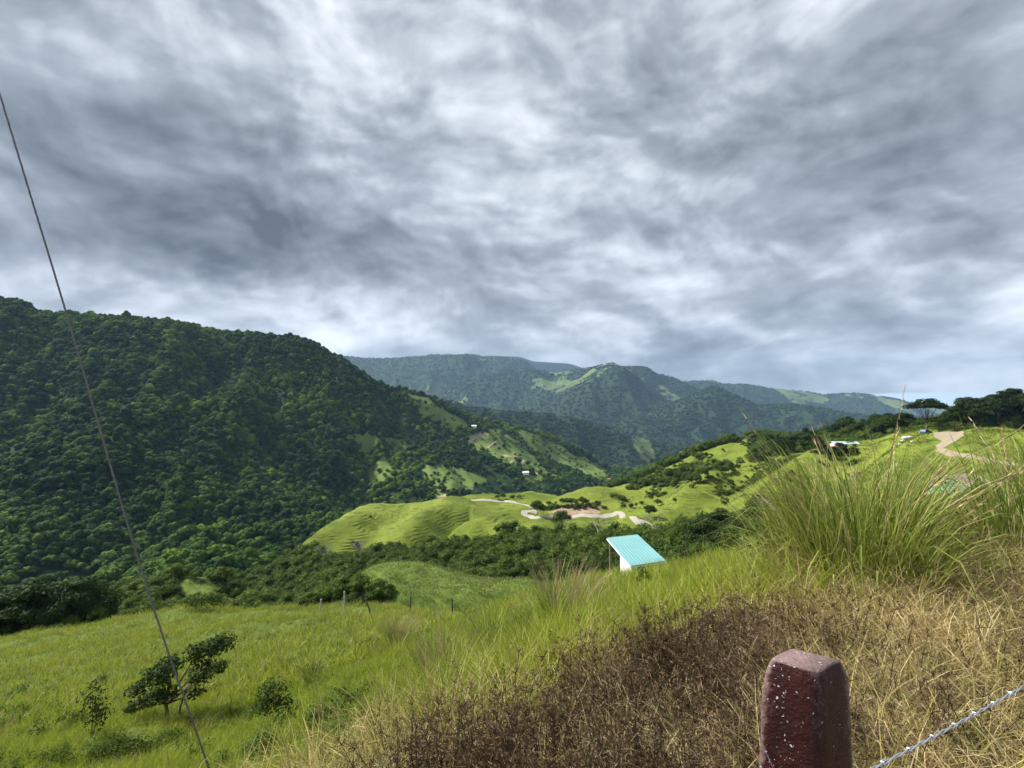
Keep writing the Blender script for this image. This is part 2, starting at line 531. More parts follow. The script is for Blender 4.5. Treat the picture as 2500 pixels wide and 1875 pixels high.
def dead_edge(px):   # depth at which the dead, sprayed strip ends
    return np.interp(px, [300, 700, 850, 1000, 1250, 1500, 1700, 1900, 2200, 2500, 3500], [0.9, 1.3, 1.85, 2.2, 2.42, 2.85, 3.0, 3.1, 3.1, 3.2, 4.0])


def f_fg(X, Y, T_, PX, PY): return np.ones_like(Y)


G = loft('ground', fg_rows, -1500, 4000, 260, [8, 12, 16, 14, 14, 14, 12, 14, 16, 14, 12, 10], M_ground,
         'near hillside dropping away from the camera', noise=n_fg, pfun=f_fg, zmode=True, smooth_px=120)
em = (G['V'][..., 1] < dead_edge(G['PX']) + 0.5).astype(np.float32)
at = G['o'].data.attributes['earth']; at.data.foreach_set('value', em.ravel())

# --- knoll behind the fence
K_rows = [
    row((500, 1620, 72), (1500, 1600, 70)),
    row((500, 1560, 80), (700, 1505, 80), (850, 1462, 80), (1000, 1448, 80), (1150, 1440, 80), (1300, 1432, 80), (1500, 1480, 80)),
    row((500, 1560, 92), (700, 1530, 92), (758, 1500, 92), (845, 1445, 92), (881, 1403, 92), (917, 1385, 92), (953, 1378, 92), (1011, 1376, 92),
        (1044, 1385, 92), (1098, 1399, 92), (1152, 1412, 92), (1242, 1416, 92), (1350, 1430, 92), (1500, 1470, 92)),
    row((500, 1660, 115), (953, 1530, 112), (1500, 1600, 115)),
]
M_past = terrain_mat('pasture_grass', terr=0.6, terr_gap=1.9, fs=0.06, bs=0.35, bump=0.7, forest=((0.02, 0.04, 0.01), (0.045, 0.08, 0.018)))
K = loft('hill', K_rows, 500, 1500, 150, [14, 16, 16], M_past, 'small rounded grassy knoll just beyond the old fence posts',
         noise=lambda X, Y, T_, PX: (fbm(X / 7, Y / 7, 3, 8) - 0.5) * 1.6 * np.clip(2.1 - np.abs(T_ - 1), 0, 1),
         pfun=lambda X, Y, T_, PX, PY: np.clip((PX - 820) / 60 + (fbm(X / 5, Y / 5, 3, 4) - .5) * 3 + (1440 - PY) / 80, 0, 1), smooth_px=22)

# --- middle pasture hills
M_rows = [
    row((500, 1760, 110), (1000, 1700, 105), (1500, 1580, 92), (2000, 1480, 72), (2600, 1360, 58)),
    row((500, 1560, 175), (600, 1500, 180), (800, 1450, 165), (1000, 1435, 155), (1250, 1428, 138), (1500, 1405, 128), (1700, 1375, 120), (1900, 1335, 110),
        (2100, 1275, 96), (2250, 1225, 90), (2370, 1200, 90), (2600, 1190, 84)),
    row((500, 1500, 215), (600, 1440, 225), (700, 1395, 220), (761, 1358, 211), (850, 1372, 200), (1000, 1365, 194), (1100, 1350, 190), (1200, 1345, 184),
        (1400, 1330, 184), (1600, 1318, 176), (1750, 1290, 160), (1900, 1250, 148), (2100, 1195, 132), (2370, 1150, 112), (2600, 1140, 104)),
    row((500, 1490, 250), (600, 1430, 250), (700, 1380, 232), (745, 1335, 224), (780, 1318, 222), (850, 1290, 227), (1000, 1290, 228), (1100, 1300, 225), (1160, 1290, 222),
        (1210, 1275, 224), (1290, 1263, 232), (1400, 1263, 236), (1500, 1260, 234), (1560, 1268, 230), (1600, 1262, 226), (1700, 1235, 222), (1800, 1208, 214), (2000, 1160, 186), (2200, 1112, 162), (2370, 1090, 146), (2600, 1085, 132)),
    row((500, 1480, 290), (600, 1420, 280), (700, 1370, 255), (755, 1328, 240), (822, 1275, 252), (872, 1240, 262), (928, 1233, 262), (1005, 1240, 260), (1080, 1238, 262), (1150, 1240, 262), (1230, 1238, 262), (1290, 1237, 264),
        (1340, 1241, 262), (1400, 1225, 262), (1500, 1224, 262), (1600, 1222, 258), (1700, 1196, 256), (1800, 1168, 248), (2000, 1130, 214), (2200, 1080, 186), (2370, 1066, 160), (2600, 1062, 146)),
    row((500, 1480, 330), (600, 1420, 320), (700, 1372, 290), (755, 1335, 268), (822, 1282, 270), (863, 1254, 275), (883, 1230, 276), (903, 1225, 277), (928, 1223, 277), (960, 1231, 277), (1005, 1232, 278),
        (1066, 1224, 284), (1127, 1216, 300), (1180, 1209, 312), (1237, 1201, 322), (1302, 1199, 328), (1340, 1211, 318), (1365, 1213, 300), (1392, 1202, 298), (1432, 1194, 298),
        (1473, 1194, 298), (1514, 1202, 298), (1554, 1205, 298), (1600, 1200, 298), (1658, 1184, 296), (1726, 1170, 290), (1789, 1160, 284), (1830, 1140, 278), (1950, 1108, 262), (2100, 1090, 230),
        (2200, 1066, 205), (2268, 1058, 190), (2370, 1052, 172), (2440, 1047, 162), (2600, 1044, 156)),
    row((500, 1620, 420), (755, 1480, 340), (900, 1400, 350), (1100, 1360, 380), (1300, 1330, 400), (1500, 1290, 370), (1800, 1200, 330), (2100, 1120, 290), (2268, 1064, 240), (2370, 1060, 215), (2600, 1054, 205)),
]
cut = [(1340, 1256), (1356, 1240), (1390, 1228), (1430, 1229), (1462, 1227), (1474, 1239), (1450, 1252), (1400, 1257)]
fore_mid = [[(1590, 1130), (1600, 1180), (1560, 1210), (1500, 1180)]]


RIDGES = [(1270, 236, 1120, 204, 9, 4.5), (1175, 250, 1060, 208, 10, -5.5), (1110, 285, 985, 212, 10, 4.0), (1010, 262, 900, 212, 11, -3.5), (905, 272, 800, 225, 10, 2.5),
          (1720, 250, 1560, 200, 12, 4.0), (1800, 240, 1700, 190, 12, -5.0), (2000, 215, 1800, 175, 12, 4.5), (2080, 180, 1950, 150, 10, -4.0), (1600, 285, 1500, 240, 12, -4.0), (1450, 292, 1400, 258, 12, 3.5), (1950, 250, 1760, 262, 12, 3.5)]


def nm(X, Y, T_, PX):
    w = np.clip(T_ - 1.0, 0, 1) * np.clip((5.9 - T_) * 1.2, 0.15, 1)
    a = (fbm(X / 34, Y / 46, 3, 12) - 0.5) * 11 * w
    a += (fbm(X / 9, Y / 9, 3, 13) - 0.5) * 1.8 * np.clip(T_ - 0.8, 0, 1)
    for (pa, ya, pb, yb, w_, h_) in RIDGES:
        ax, bx = (pa - CX) / F * ya, (pb - CX) / F * yb
        dx, dy = bx - ax, yb - ya; L2 = dx * dx + dy * dy
        t = np.clip(((X - ax) * dx + (Y - ya) * dy) / L2, 0, 1)
        dist = np.hypot(X - ax - t * dx, Y - ya - t * dy)
        a += h_ * np.exp(-(dist / w_) ** 2) * np.clip((5 - T_) * .9, 0, 1)
    flat = np.exp(-((T_ - 3.6) / 0.45) ** 2) * ((PX > 1150) & (PX < 1650))
    a *= (1 - 0.8 * flat)
    # the road cut: a scooped bank
    return a


def pf_mid(X, Y, T_, PX, PY):
    left = np.where(PX < 1700, 1.0, 1.0)
    m = np.clip((T_ - (1.86 + (fbm(X / 18, Y / 18, 3, 21) - 0.5) * 1.3)) * 4, 0, 1) * left
    right = np.clip((PX - 1880) / 60, 0, 1)
    m = np.maximum(m, right * np.clip((T_ - 1.0) * 3, 0, 1))
    return m


M_mid = terrain_mat('hill_pasture', terr=1.0, terr_gap=1.0, fs=0.025, bs=0.16, bump=0.8,
                    earth=((0.15, 0.105, 0.07), (0.34, 0.26, 0.18)), pasture=((0.082, 0.116, 0.014), (0.16, 0.20, 0.030)), forest=((0.02, 0.04, 0.01), (0.045, 0.08, 0.018)))
M = loft('hill', M_rows, 500, 2600, 520, [10, 18, 26, 30, 30, 12], M_mid, 'rolling green pasture hills carrying the winding pale road',
         noise=nm, pfun=pf_mid, earths=[cut], smooth_px=14)

# --- right outer hill
RO_rows = [
    row((1380, 1320, 330), (1700, 1290, 300), (2000, 1180, 270), (2400, 1120, 250), (2900, 1100, 240)),
    row((1380, 1215, 395), (1500, 1205, 390), (1613, 1190, 370), (1703, 1175, 350), (1800, 1150, 330), (1950, 1118, 300), (2100, 1092, 265), (2268, 1062, 235), (2350, 1050, 232), (2600, 1040, 230), (2900, 1020, 230)),
    row((1380, 1235, 450), (1460, 1205, 445), (1500, 1188, 440), (1545, 1174, 435), (1613, 1144, 425), (1658, 1122, 418), (1703, 1101, 410), (1771, 1082, 400), (1839, 1068, 390), (1884, 1068, 382), (1952, 1078, 365),
        (1984, 1070, 350), (2042, 1056, 335), (2110, 1044, 315), (2178, 1044, 290), (2268, 1046, 262), (2330, 1030, 262), (2427, 1000, 265), (2500, 985, 270), (2700, 950, 280), (2900, 930, 290)),
    row((1380, 1400, 640), (1800, 1220, 560), (2178, 1130, 420), (2500, 1060, 400), (2900, 1010, 400)),
]
RO = loft('hill', RO_rows, 1380, 2900, 280, [20, 34, 12], M_mid, 'steep green hill on the right with dark woods along its crest',
          noise=lambda X, Y, T_, PX: (fbm(X / 40, Y / 40, 3, 31) - 0.5) * 10 * np.clip((1.9 - T_) * 2, 0.1, 1) * np.clip(T_ - 0.4, 0, 1),
          pfun=lambda X, Y, T_, PX, PY: np.clip((1 - np.clip((PX - 1985) / 40, 0, 1)), 0, 1), smooth_px=14)

# --- left forest mountain and its pasture shoulder
A_rows = [
    row((-900, 1750, 110), (0, 1760, 110), (500, 1700, 120), (850, 1600, 300), (1250, 1400, 600), (1750, 1300, 1000)),
    row((-900, 1520, 200), (0, 1490, 200), (250, 1470, 230), (500, 1430, 265), (700, 1400, 330), (850, 1370, 430), (1000, 1300, 600), (1250, 1240, 800), (1500, 1210, 1050), (1750, 1150, 1400)),
    row((-900, 1300, 350), (0, 1300, 350), (250, 1290, 385), (500, 1280, 440), (700, 1270, 530), (850, 1240, 620), (1000, 1215, 720), (1250, 1190, 900), (1500, 1165, 1120), (1750, 1125, 1480)),
    row((-900, 1080, 520), (0, 1100, 540), (250, 1100, 580), (500, 1110, 650), (700, 1120, 730), (850, 1130, 800), (1000, 1132, 870), (1250, 1140, 1000), (1400, 1152, 1100), (1500, 1155, 1190), (1750, 1118, 1560)),
    row((-900, 850, 720), (0, 900, 720), (250, 930, 780), (500, 960, 840), (700, 985, 920), (850, 1015, 970), (1000, 1055, 1030), (1250, 1100, 1130), (1400, 1125, 1220), (1500, 1145, 1270), (1750, 1108, 1650)),
    row((-900, 640, 850), (-300, 705, 850), (0, 742, 880), (35, 742, 885), (53, 752, 888), (81, 766, 892), (122, 771, 900), (203, 776, 920), (305, 784, 940), (407, 795, 960), (488, 808, 985), (549, 817, 1000), (651, 826, 1030), (692, 826, 1040),
        (744, 832, 1060), (773, 845, 1070), (797, 866, 1080), (834, 886, 1095), (862, 905, 1110), (903, 930, 1130), (964, 950, 1160), (1017, 966, 1185), (1054, 972, 1200), (1086, 988, 1215), (1107, 994, 1225), (1168, 1024, 1250),
        (1241, 1040, 1280), (1310, 1054, 1310), (1371, 1078, 1330), (1432, 1106, 1350), (1473, 1138, 1370), (1534, 1153, 1400), (1750, 1112, 1760)),
    row((-900, 900, 1300), (0, 950, 1300), (750, 1020, 1500), (1100, 1110, 1600), (1500, 1200, 1650), (1750, 1180, 2000)),
]
past_A = [[(880, 1130), (950, 1118), (1000, 1148), (930, 1168)], [(840, 1085), (900, 1075), (925, 1100), (870, 1110)],
    [(985, 968), (1046, 973), (1086, 1000), (1110, 1008), (1156, 1040), (1107, 1052), (1034, 1034), (1001, 998)],
    [(1190, 1044), (1221, 1046), (1270, 1075), (1310, 1107), (1335, 1144), (1400, 1170), (1340, 1170), (1290, 1150), (1237, 1140), (1200, 1122), (1140, 1090), (1125, 1066)],
    [(1245, 1036), (1310, 1058), (1367, 1083), (1432, 1115), (1481, 1146), (1450, 1160), (1392, 1138), (1330, 1105), (1280, 1080)],
    [(1025, 1144), (1074, 1140), (1127, 1152), (1188, 1168), (1180, 1182), (1147, 1193), (1110, 1207), (1060, 1214), (1050, 1190)],
    [(932, 1083), (985, 1083), (997, 1107), (964, 1103)],
    [(647, 836), (692, 842), (702, 856), (671, 852)],
    [(529, 1000), (570, 998), (584, 1020), (556, 1008)],
    [(990, 1196), (1020, 1190), (1030, 1222), (985, 1224)],
    [(1240, 1150), (1300, 1168), (1370, 1180), (1300, 1182)],
]
earth_A = [[(1128, 1074), (1150, 1066), (1186, 1056), (1190, 1062), (1168, 1070), (1135, 1078)],
           [(1055, 1212), (1090, 1208), (1092, 1224), (1060, 1226)],
           [(815, 968), (852, 945), (858, 950), (825, 975)], [(1231, 1112), (1246, 1114), (1238, 1122)]]


def n_left(X, Y, T_, PX):
    w = np.clip(T_ - 0.7, 0, 1) * np.clip((5.05 - T_) * 1.1, 0.06, 1)
    # ravines running down the slope
    u = X * 0.93 + Y * 0.36
    v = -X * 0.36 + Y * 0.93
    left = np.clip((1150 - PX) / 250, 0.22, 1)
    r = (ridged(u / 190 + 0.25 * fbm(u / 90, v / 90, 2, 40), v / 620, 3, 41) - 0.62) * 88
    r2 = (ridged(u / 70 + 0.3 * fbm(u / 60, v / 60, 2, 43), v / 190, 2, 44) - 0.6) * 20
    return (r * 1.9 + r2 * 1.2) * w * left + (fbm(X / 30, Y / 30, 2, 45) - 0.5) * 6 * w


def pf_left(X, Y, T_, PX, PY):
    return np.zeros_like(Y)


M_left = terrain_mat('forest_floor', forest=((0.008, 0.022, 0.007), (0.018, 0.042, 0.010)), fs=0.01, bs=0.05, bump=1.0, pasture=((0.07, 0.12, 0.022), (0.135, 0.185, 0.045)), terr=0.3, terr_gap=7)
A = loft('mountain', A_rows, -900, 1750, 560, [10, 34, 44, 44, 40, 14], M_left, 'steep forest mountain filling the left of the valley',
         noise=n_left, pastures=past_A, earths=earth_A, smooth_px=12)

# --- lower forest slopes in the middle distance
B_rows = [
    row((800, 1250, 1500), (2300, 1250, 1500)),
    row((800, 1130, 1900), (1100, 1110, 1900), (1500, 1130, 1900), (1700, 1150, 1850), (2300, 1150, 1800)),
    row((800, 920, 2350), (950, 955, 2350), (1046, 972, 2350), (1147, 1000, 2350), (1245, 1008, 2300), (1351, 1014, 2300), (1432, 1030, 2300), (1514, 1052, 2250), (1595, 1078, 2250), (1680, 1100, 2200), (1800, 1135, 2200), (2300, 1200, 2200)),
    row((800, 1100, 2900), (1500, 1150, 2700), (2300, 1250, 2700)),
]
M_far = terrain_mat('far_forest', fs=0.004, bs=0.02, bump=2.2, forest=((0.011, 0.026, 0.012), (0.026, 0.050, 0.019)), pasture=((0.06, 0.10, 0.03), (0.13, 0.17, 0.06)))
past_B = [[(1545, 1058), (1575, 1062), (1600, 1085), (1590, 1100), (1560, 1095), (1548, 1075)], [(1650, 1100), (1700, 1105), (1680, 1120)]]
earth_B = []


def n_far(s, amp, seed, top=2.0):
    def f(X, Y, T_, PX):
        w = np.clip(T_ * 1.2, 0, 1) * np.clip((top - T_) * 1.6, 0.04, 1)
        r = (ridged(X / s + 0.35 * fbm(X / s, Y / s, 2, seed + 3), Y / (s * 1.9), 4, seed) - 0.62) * amp
        return r * w + (fbm(X / (s * .16), Y / (s * .16), 3, seed + 9) - 0.5) * amp * 0.12 * w
    return f


B = loft('mountain', B_rows, 800, 2300, 420, [14, 60, 10], M_far, 'low dark forest ridge closing the valley in the middle distance',
         noise=n_far(520, 270, 60), pastures=past_B, earths=earth_B, smooth_px=16)


def pf_far(seed, thr, s=400):
    def f(X, Y, T_, PX, PY):
        return np.clip((fbm(X / s, Y / s, 4, seed, 0.6) - thr) * 14, 0, 1)
    return f


# --- pasture ridge on the right, far
D_rows = [
    row((1100, 1200, 2500), (2700, 1200, 2500)),
    row((1100, 1130, 3000), (1500, 1120, 2900), (1800, 1090, 2900), (2100, 1070, 2800), (2300, 1060, 2800), (2700, 1060, 2800)),
    row((1100, 1100, 3500), (1400, 1080, 3500), (1600, 1000, 3500), (1700, 960, 3500), (1740, 942, 3500), (1790, 962, 3450), (1850, 990, 3400), (1920, 986, 3350), (2000, 995, 3300), (2080, 1010, 3250), (2150, 1018, 3200), (2250, 1036, 3200), (2700, 1070, 3200)),
    row((1100, 1180, 4000), (2700, 1150, 4000)),
]
D = loft('mountain', D_rows, 1100, 2700, 420, [10, 60, 10], M_far, 'distant ridge with pale pastures on the right', noise=n_far(600, 400, 70),
         pfun=lambda X, Y, T_, PX, PY: pf_far(75, 0.50, 330)(X, Y, T_, PX, PY) * np.clip((PX - 1700) / 120, 0, 1) * np.clip((T_ - 1.35) * 4, 0, 1), smooth_px=12)

# --- twin-peaked mountain and its spur
E_rows = [
    row((900, 1250, 2900), (2500, 1250, 2900)),
    row((900, 1120, 3400), (1250, 1070, 3400), (1400, 1060, 3400), (1700, 1080, 3400), (2500, 1120, 3400)),
    row((900, 1100, 4000), (1180, 1050, 4000), (1250, 1020, 4000), (1340, 985, 4000), (1400, 952, 4000), (1450, 924, 4050), (1500, 915, 4100), (1560, 932, 4100), (1620, 955, 4000), (1680, 985, 3950), (1800, 1010, 3900), (1950, 1040, 3900), (2500, 1100, 3900)),
    row((900, 1150, 4400), (1340, 1000, 4350), (1450, 925, 4400), (1500, 915, 4450), (1560, 925, 4450), (1700, 1000, 4400), (2500, 1150, 4400)),
    row((900, 1050, 5200), (1060, 975, 5200), (1130, 935, 5200), (1200, 922, 5200), (1302, 903, 5200), (1359, 910, 5200), (1424, 900, 5200), (1473, 892, 5200), (1493, 889, 5200), (1514, 899, 5150), (1542, 895, 5100), (1567, 898, 5100), (1595, 911, 5100), (1640, 922, 5100),
        (1700, 950, 5100), (1800, 975, 5100), (2500, 1080, 5100)),
    row((900, 1100, 5900), (1500, 1050, 5900), (2500, 1150, 5900)),
]
E = loft('mountain', E_rows, 900, 2500, 460, [8, 40, 22, 40, 8], M_far, 'blue green mountain with two small summits at the head of the valley',
         noise=n_far(700, 250, 80, 4.0), pfun=lambda X, Y, T_, PX, PY: pf_far(85, 0.59, 230)(X, Y, T_, PX, PY) * np.clip((T_ - 2.2) * 3, 0, 1), smooth_px=10)

# --- far right range
Fr_rows = [
    row((1500, 1250, 4200), (2900, 1200, 4200)),
    row((1500, 1120, 4900), (2900, 1080, 4900)),
    row((1500, 960, 6000), (1608, 935, 6000), (1672, 931, 6000), (1735, 928, 6000), (1762, 936, 5950), (1816, 938, 5900), (1862, 945, 5900), (1907, 950, 5900), (1970, 957, 5900), (2010, 963, 5900), (2050, 960, 5900), (2088, 959, 5900),
        (2133, 966, 5900), (2178, 973, 5800), (2241, 986, 5800), (2300, 998, 5800), (2500, 1020, 5800), (2900, 1040, 5800)),
    row((1500, 1100, 6700), (2900, 1080, 6700)),
]
Fr = loft('mountain', Fr_rows, 1500, 2900, 380, [8, 60, 8], M_far, 'long far range sinking towards the right horizon', noise=n_far(800, 400, 90),
          pfun=pf_far(95, 0.57, 260), smooth_px=9)
# --- far left blue range
H_rows = [
    row((500, 1250, 4300), (1800, 1250, 4300)),
    row((500, 1080, 5000), (1100, 1050, 5000), (1800, 1080, 5000)),
    row((500, 870, 6600), (780, 862, 6600), (816, 866, 6600), (870, 872, 6600), (920, 876, 6600), (1001, 872, 6600), (1060, 866, 6600), (1107, 868, 6600), (1160, 870, 6600), (1221, 873, 6600), (1278, 880, 6600), (1302, 897, 6600), (1340, 925, 6600), (1500, 980, 6500), (1800, 1050, 6400)),
    row((500, 1000, 7500), (1800, 1080, 7500)),
]
H = loft('mountain', H_rows, 500, 1800, 380, [8, 70, 8], M_far, 'hazy blue range under the cloud beyond the forest mountain', noise=n_far(900, 500, 100),
         pfun=pf_far(105, 0.66, 300), smooth_px=10)
I_rows = [
    row((1000, 1100, 7600), (1700, 1100, 7600)),
    row((1000, 880, 8500), (1200, 868, 8500), (1270, 871, 8500), (1300, 882, 8500), (1330, 884, 8500), (1392, 888, 8500), (1420, 898, 8500), (1500, 925, 8500), (1700, 960, 8500)),
    row((1000, 1000, 9200), (1700, 1050, 9200)),
]
I_ = loft('mountain', I_rows, 1000, 1700, 160, [20, 8], M_far, 'faintest pale blue ridge, farthest of all the mountains', noise=n_far(1500, 200, 110, 1.0), smooth_px=10)

# --- low country to the horizon
me = mesh_np('lowland', [(-7000, 60, -480), (12000, 60, -480), (12000, 9600, -480), (-7000, 9600, -480)], quads=[(0, 1, 2, 3)], mats=[M_far], attrs={'pasture': [0, 0, 0, 0], 'earth': [0, 0, 0, 0]})
tag(link('valley_floor', me), 'low country under the hills reaching to the horizon', 'terrain', kind='structure')

#@@PART2
MIDL = [G, K, M, RO, A]

# ------------------------------------------------------------------ scattering (for uncountable growth only)
_ng = {}


def scatter_group(coll):
    g = bpy.data.node_groups.new('scatter', 'GeometryNodeTree')
    g.interface.new_socket('Geometry', in_out='INPUT', socket_type='NodeSocketGeometry')
    g.interface.new_socket('Geometry', in_out='OUTPUT', socket_type='NodeSocketGeometry')
    N = g.nodes; L = g.links
    gi = N.new('NodeGroupInput'); go = N.new('NodeGroupOutput')
    ci = N.new('GeometryNodeCollectionInfo'); ci.inputs['Collection'].default_value = coll
    ci.inputs['Separate Children'].default_value = True; ci.inputs['Reset Children'].default_value = True
    ip = N.new('GeometryNodeInstanceOnPoints'); ip.inputs['Pick Instance'].default_value = True

    def attr(name, typ):
        a = N.new('GeometryNodeInputNamedAttribute'); a.data_type = typ; a.inputs[0].default_value = name
        return a.outputs[0]
    L.new(gi.outputs[0], ip.inputs['Points'])
    L.new(ci.outputs[0], ip.inputs['Instance'])
    L.new(attr('pi', 'INT'), ip.inputs['Instance Index'])
    L.new(attr('rot', 'FLOAT_VECTOR'), ip.inputs['Rotation'])
    L.new(attr('scl', 'FLOAT_VECTOR'), ip.inputs['Scale'])
    L.new(ip.outputs[0], go.inputs[0])
    return g


def proto_coll(name, meshes):
    c = bpy.data.collections.new(name)
    for i, me in enumerate(meshes):
        c.objects.link(bpy.data.objects.new('%s_%02d' % (name, i), me))
    return c


def scatter(name, pts, scl, coll, label, cat, rot=None, tilt=0.0, group=None, idx=None):
    n = len(pts)
    me = bpy.data.meshes.new(name)
    me.vertices.add(n); me.vertices.foreach_set('co', np.asarray(pts, np.float32).ravel())
    scl = np.asarray(scl, np.float32)
    if scl.ndim == 1: scl = np.repeat(scl[:, None], 3, 1)
    if rot is None:
        rot = np.stack([rng.normal(0, tilt, n), rng.normal(0, tilt, n), rng.uniform(0, 6.283, n)], -1)
    if idx is None: idx = rng.integers(0, len(coll.objects), n)
    a = me.attributes.new('pi', 'INT', 'POINT'); a.data.foreach_set('value', np.asarray(idx, np.int32))
    a = me.attributes.new('rot', 'FLOAT_VECTOR', 'POINT'); a.data.foreach_set('vector', np.asarray(rot, np.float32).ravel())
    a = me.attributes.new('scl', 'FLOAT_VECTOR', 'POINT'); a.data.foreach_set('vector', scl.ravel())
    o = link(name, me)
    md = o.modifiers.new('scatter', 'NODES'); md.node_group = scatter_group(coll)
    tag(o, label, cat, group, 'stuff')
    return o


def sample(L, n, dens):
    """n points on a loft, dens(Xc,Yc,Zc,T,PX,PY,pm) = wanted density per square metre"""
    V = L['V']; c = (V[:-1, :-1] + V[1:, 1:] + V[:-1, 1:] + V[1:, :-1]) / 4
    e1 = V[1:, 1:] - V[:-1, :-1]; e2 = V[1:, :-1] - V[:-1, 1:]
    area = np.linalg.norm(np.cross(e1, e2), axis=-1) / 2
    mid = lambda a: (a[:-1, :-1] + a[1:, 1:]) / 2
    px = CX + c[..., 0] / c[..., 1] * F
    py = HY - (c[..., 2] - EYE) / c[..., 1] * F
    w = area * dens(c[..., 0], c[..., 1], c[..., 2], mid(L['T']), px, py, mid(L['pm']), mid(L['em']))
    w = np.maximum(w, 0).ravel()
    p = w / w.sum()
    k = rng.choice(len(p), n, p=p)
    iy, ix = np.unravel_index(k, area.shape)
    u = rng.random((n, 1)); v = rng.random((n, 1))
    a = V[iy, ix]; b = V[iy, ix + 1]; d = V[iy + 1, ix]; e = V[iy + 1, ix + 1]
    return (a * (1 - u) + b * u) * (1 - v) + (d * (1 - u) + e * u) * v


# ------------------------------------------------------------------ foliage meshes
M_leaf = leaf_mat('tree_leaves', (0.020, 0.040, 0.008), (0.052, 0.088, 0.014), (0.115, 0.165, 0.026), world_scale=0.03)
M_leaf_dark = leaf_mat('dark_leaves', (0.010, 0.022, 0.007), (0.022, 0.042, 0.010), (0.045, 0.075, 0.016), world_scale=0.03, trans=0.2)
M_forest = leaf_mat('forest_leaves', (0.010, 0.032, 0.007), (0.034, 0.080, 0.012), (0.13, 0.20, 0.020), world_scale=0.0075, trans=0.12, varn=0.2, patch=3.4, spec=0.08, rough=0.8)
M_forest_far = leaf_mat('far_leaves', (0.016, 0.036, 0.016), (0.03, 0.058, 0.021), (0.055, 0.095, 0.03), world_scale=0.003, trans=0.1, varn=0.3)
M_bark = simple('bark', (0.11, 0.085, 0.06), 0.9, bump=0.6)
M_palebark = simple('pale_bark', (0.23, 0.215, 0.19), 0.85, bump=0.4)
M_shrub = leaf_mat('shrub_leaves', (0.03, 0.06, 0.010), (0.07, 0.12, 0.018), (0.13, 0.19, 0.03), world_scale=0.3)


def ico(sub=1):
    import bmesh
    bm = bmesh.new(); bmesh.ops.create_icosphere(bm, subdivisions=sub, radius=1.0)
    v = np.array([x.co[:] for x in bm.verts]); f = np.array([[q.index for q in p.verts] for p in bm.faces]); bm.free()
    return v, f


ICO1, ICO2 = ico(1), ico(2)


def crown(name, lobes, n, leaf, seed, mat, solid=0.84, up=0.35, ic=ICO1, aspect=0.55, smooth=False, shell=(0.72, 1.06), jit=0.55):
    """leaf-sized folded faces spread through lobes, with an irregular inner mass of foliage"""
    r = np.random.default_rng(seed)
    lobes = np.asarray(lobes, float)
    V, Tt = [], []
    base = 0
    for i, (cx, cy, cz, rx, ry, rz) in enumerate(lobes):
        if solid <= 0: break
        v = ic[0].copy()
        k = 1 + 0.28 * (r.random(len(v)) - 0.5) * 2
        v = v * k[:, None] * solid * np.array([rx, ry, rz]) + np.array([cx, cy, cz])
        V.append(v); Tt.append(ic[1] + base); base += len(v)
    w = (lobes[:, 3] * lobes[:, 4] + lobes[:, 3] * lobes[:, 5])
    li = r.choice(len(lobes), n, p=w / w.sum())
    d = r.normal(size=(n, 3)); d[:, 2] += up; d /= np.linalg.norm(d, axis=1)[:, None]
    rad = shell[0] + (shell[1] - shell[0]) * r.random(n) ** 0.7
    c = lobes[li, :3] + d * rad[:, None] * lobes[li, 3:]
    nn = d + r.normal(0, jit, (n, 3)); nn[:, 2] += 0.35; nn /= np.linalg.norm(nn, axis=1)[:, None]
    t1 = np.cross(nn, r.normal(size=(n, 3))); t1 /= np.linalg.norm(t1, axis=1)[:, None]
    t2 = np.cross(nn, t1)
    s = leaf * (0.55 + 0.9 * r.random(n))[:, None]
    p0 = c - t1 * s; p2 = c + t1 * s
    p1 = c + t2 * s * aspect + nn * s * 0.18; p3 = c - t2 * s * aspect + nn * s * 0.18
    V.append(np.stack([p0, p1, p2, p3], 1).reshape(-1, 3))
    q = np.arange(n * 4).reshape(-1, 4) + base
    tr = np.concatenate([np.concatenate(Tt) if Tt else np.zeros((0, 3), int), q[:, [0, 1, 2]], q[:, [0, 2, 3]]])
    return mesh_np(name, np.concatenate(V), tris=tr, mats=[mat], smooth=smooth)


def tree_lobes(r, w=4.0, h=7.5, n=9, flat=0.55, lo=0.42):
    L = []
    for i in range(n):
        a = i * 2.4 + r.random(); q = math.sqrt((i + 0.5) / n)
        x = math.cos(a) * w * 0.66 * q; y = math.sin(a) * w * 0.66 * q
        z = h * (0.93 - (1 - lo) * 0.62 * q ** 1.6 - 0.16 * r.random())
        s = w * (0.30 + 0.16 * r.random())
        L.append((x, y, z, s, s, s * flat * (0.8 + 0.5 * r.random())))
    return L


def trunk_mesh(r, lobes, mat, rad=0.16, hfork=0.35, name='trunk'):
    mb = MB(); h = max(l[2] for l in lobes) * hfork
    lean = Vector((r.normal(0, 0.12), r.normal(0, 0.12), 0))
    mb.tube([(0, 0, -0.6), (lean.x * 0.3, lean.y * 0.3, h * 0.5), (lean.x, lean.y, h)], [rad * 1.25, rad, rad * 0.8], 7)
    for l in lobes[::max(1, len(lobes) // 6)]:
        m = Vector((l[0] * 0.45, l[1] * 0.45, h + (l[2] - h) * 0.55))
        mb.tube([(lean.x, lean.y, h - 0.1), m, (l[0] * 0.9, l[1] * 0.9, l[2])], [rad * 0.6, rad * 0.4, rad * 0.12], 5)
    me = bpy.data.meshes.new(name); me.from_pydata(mb.v, [], mb.f); me.materials.append(mat); me.update()
    return me


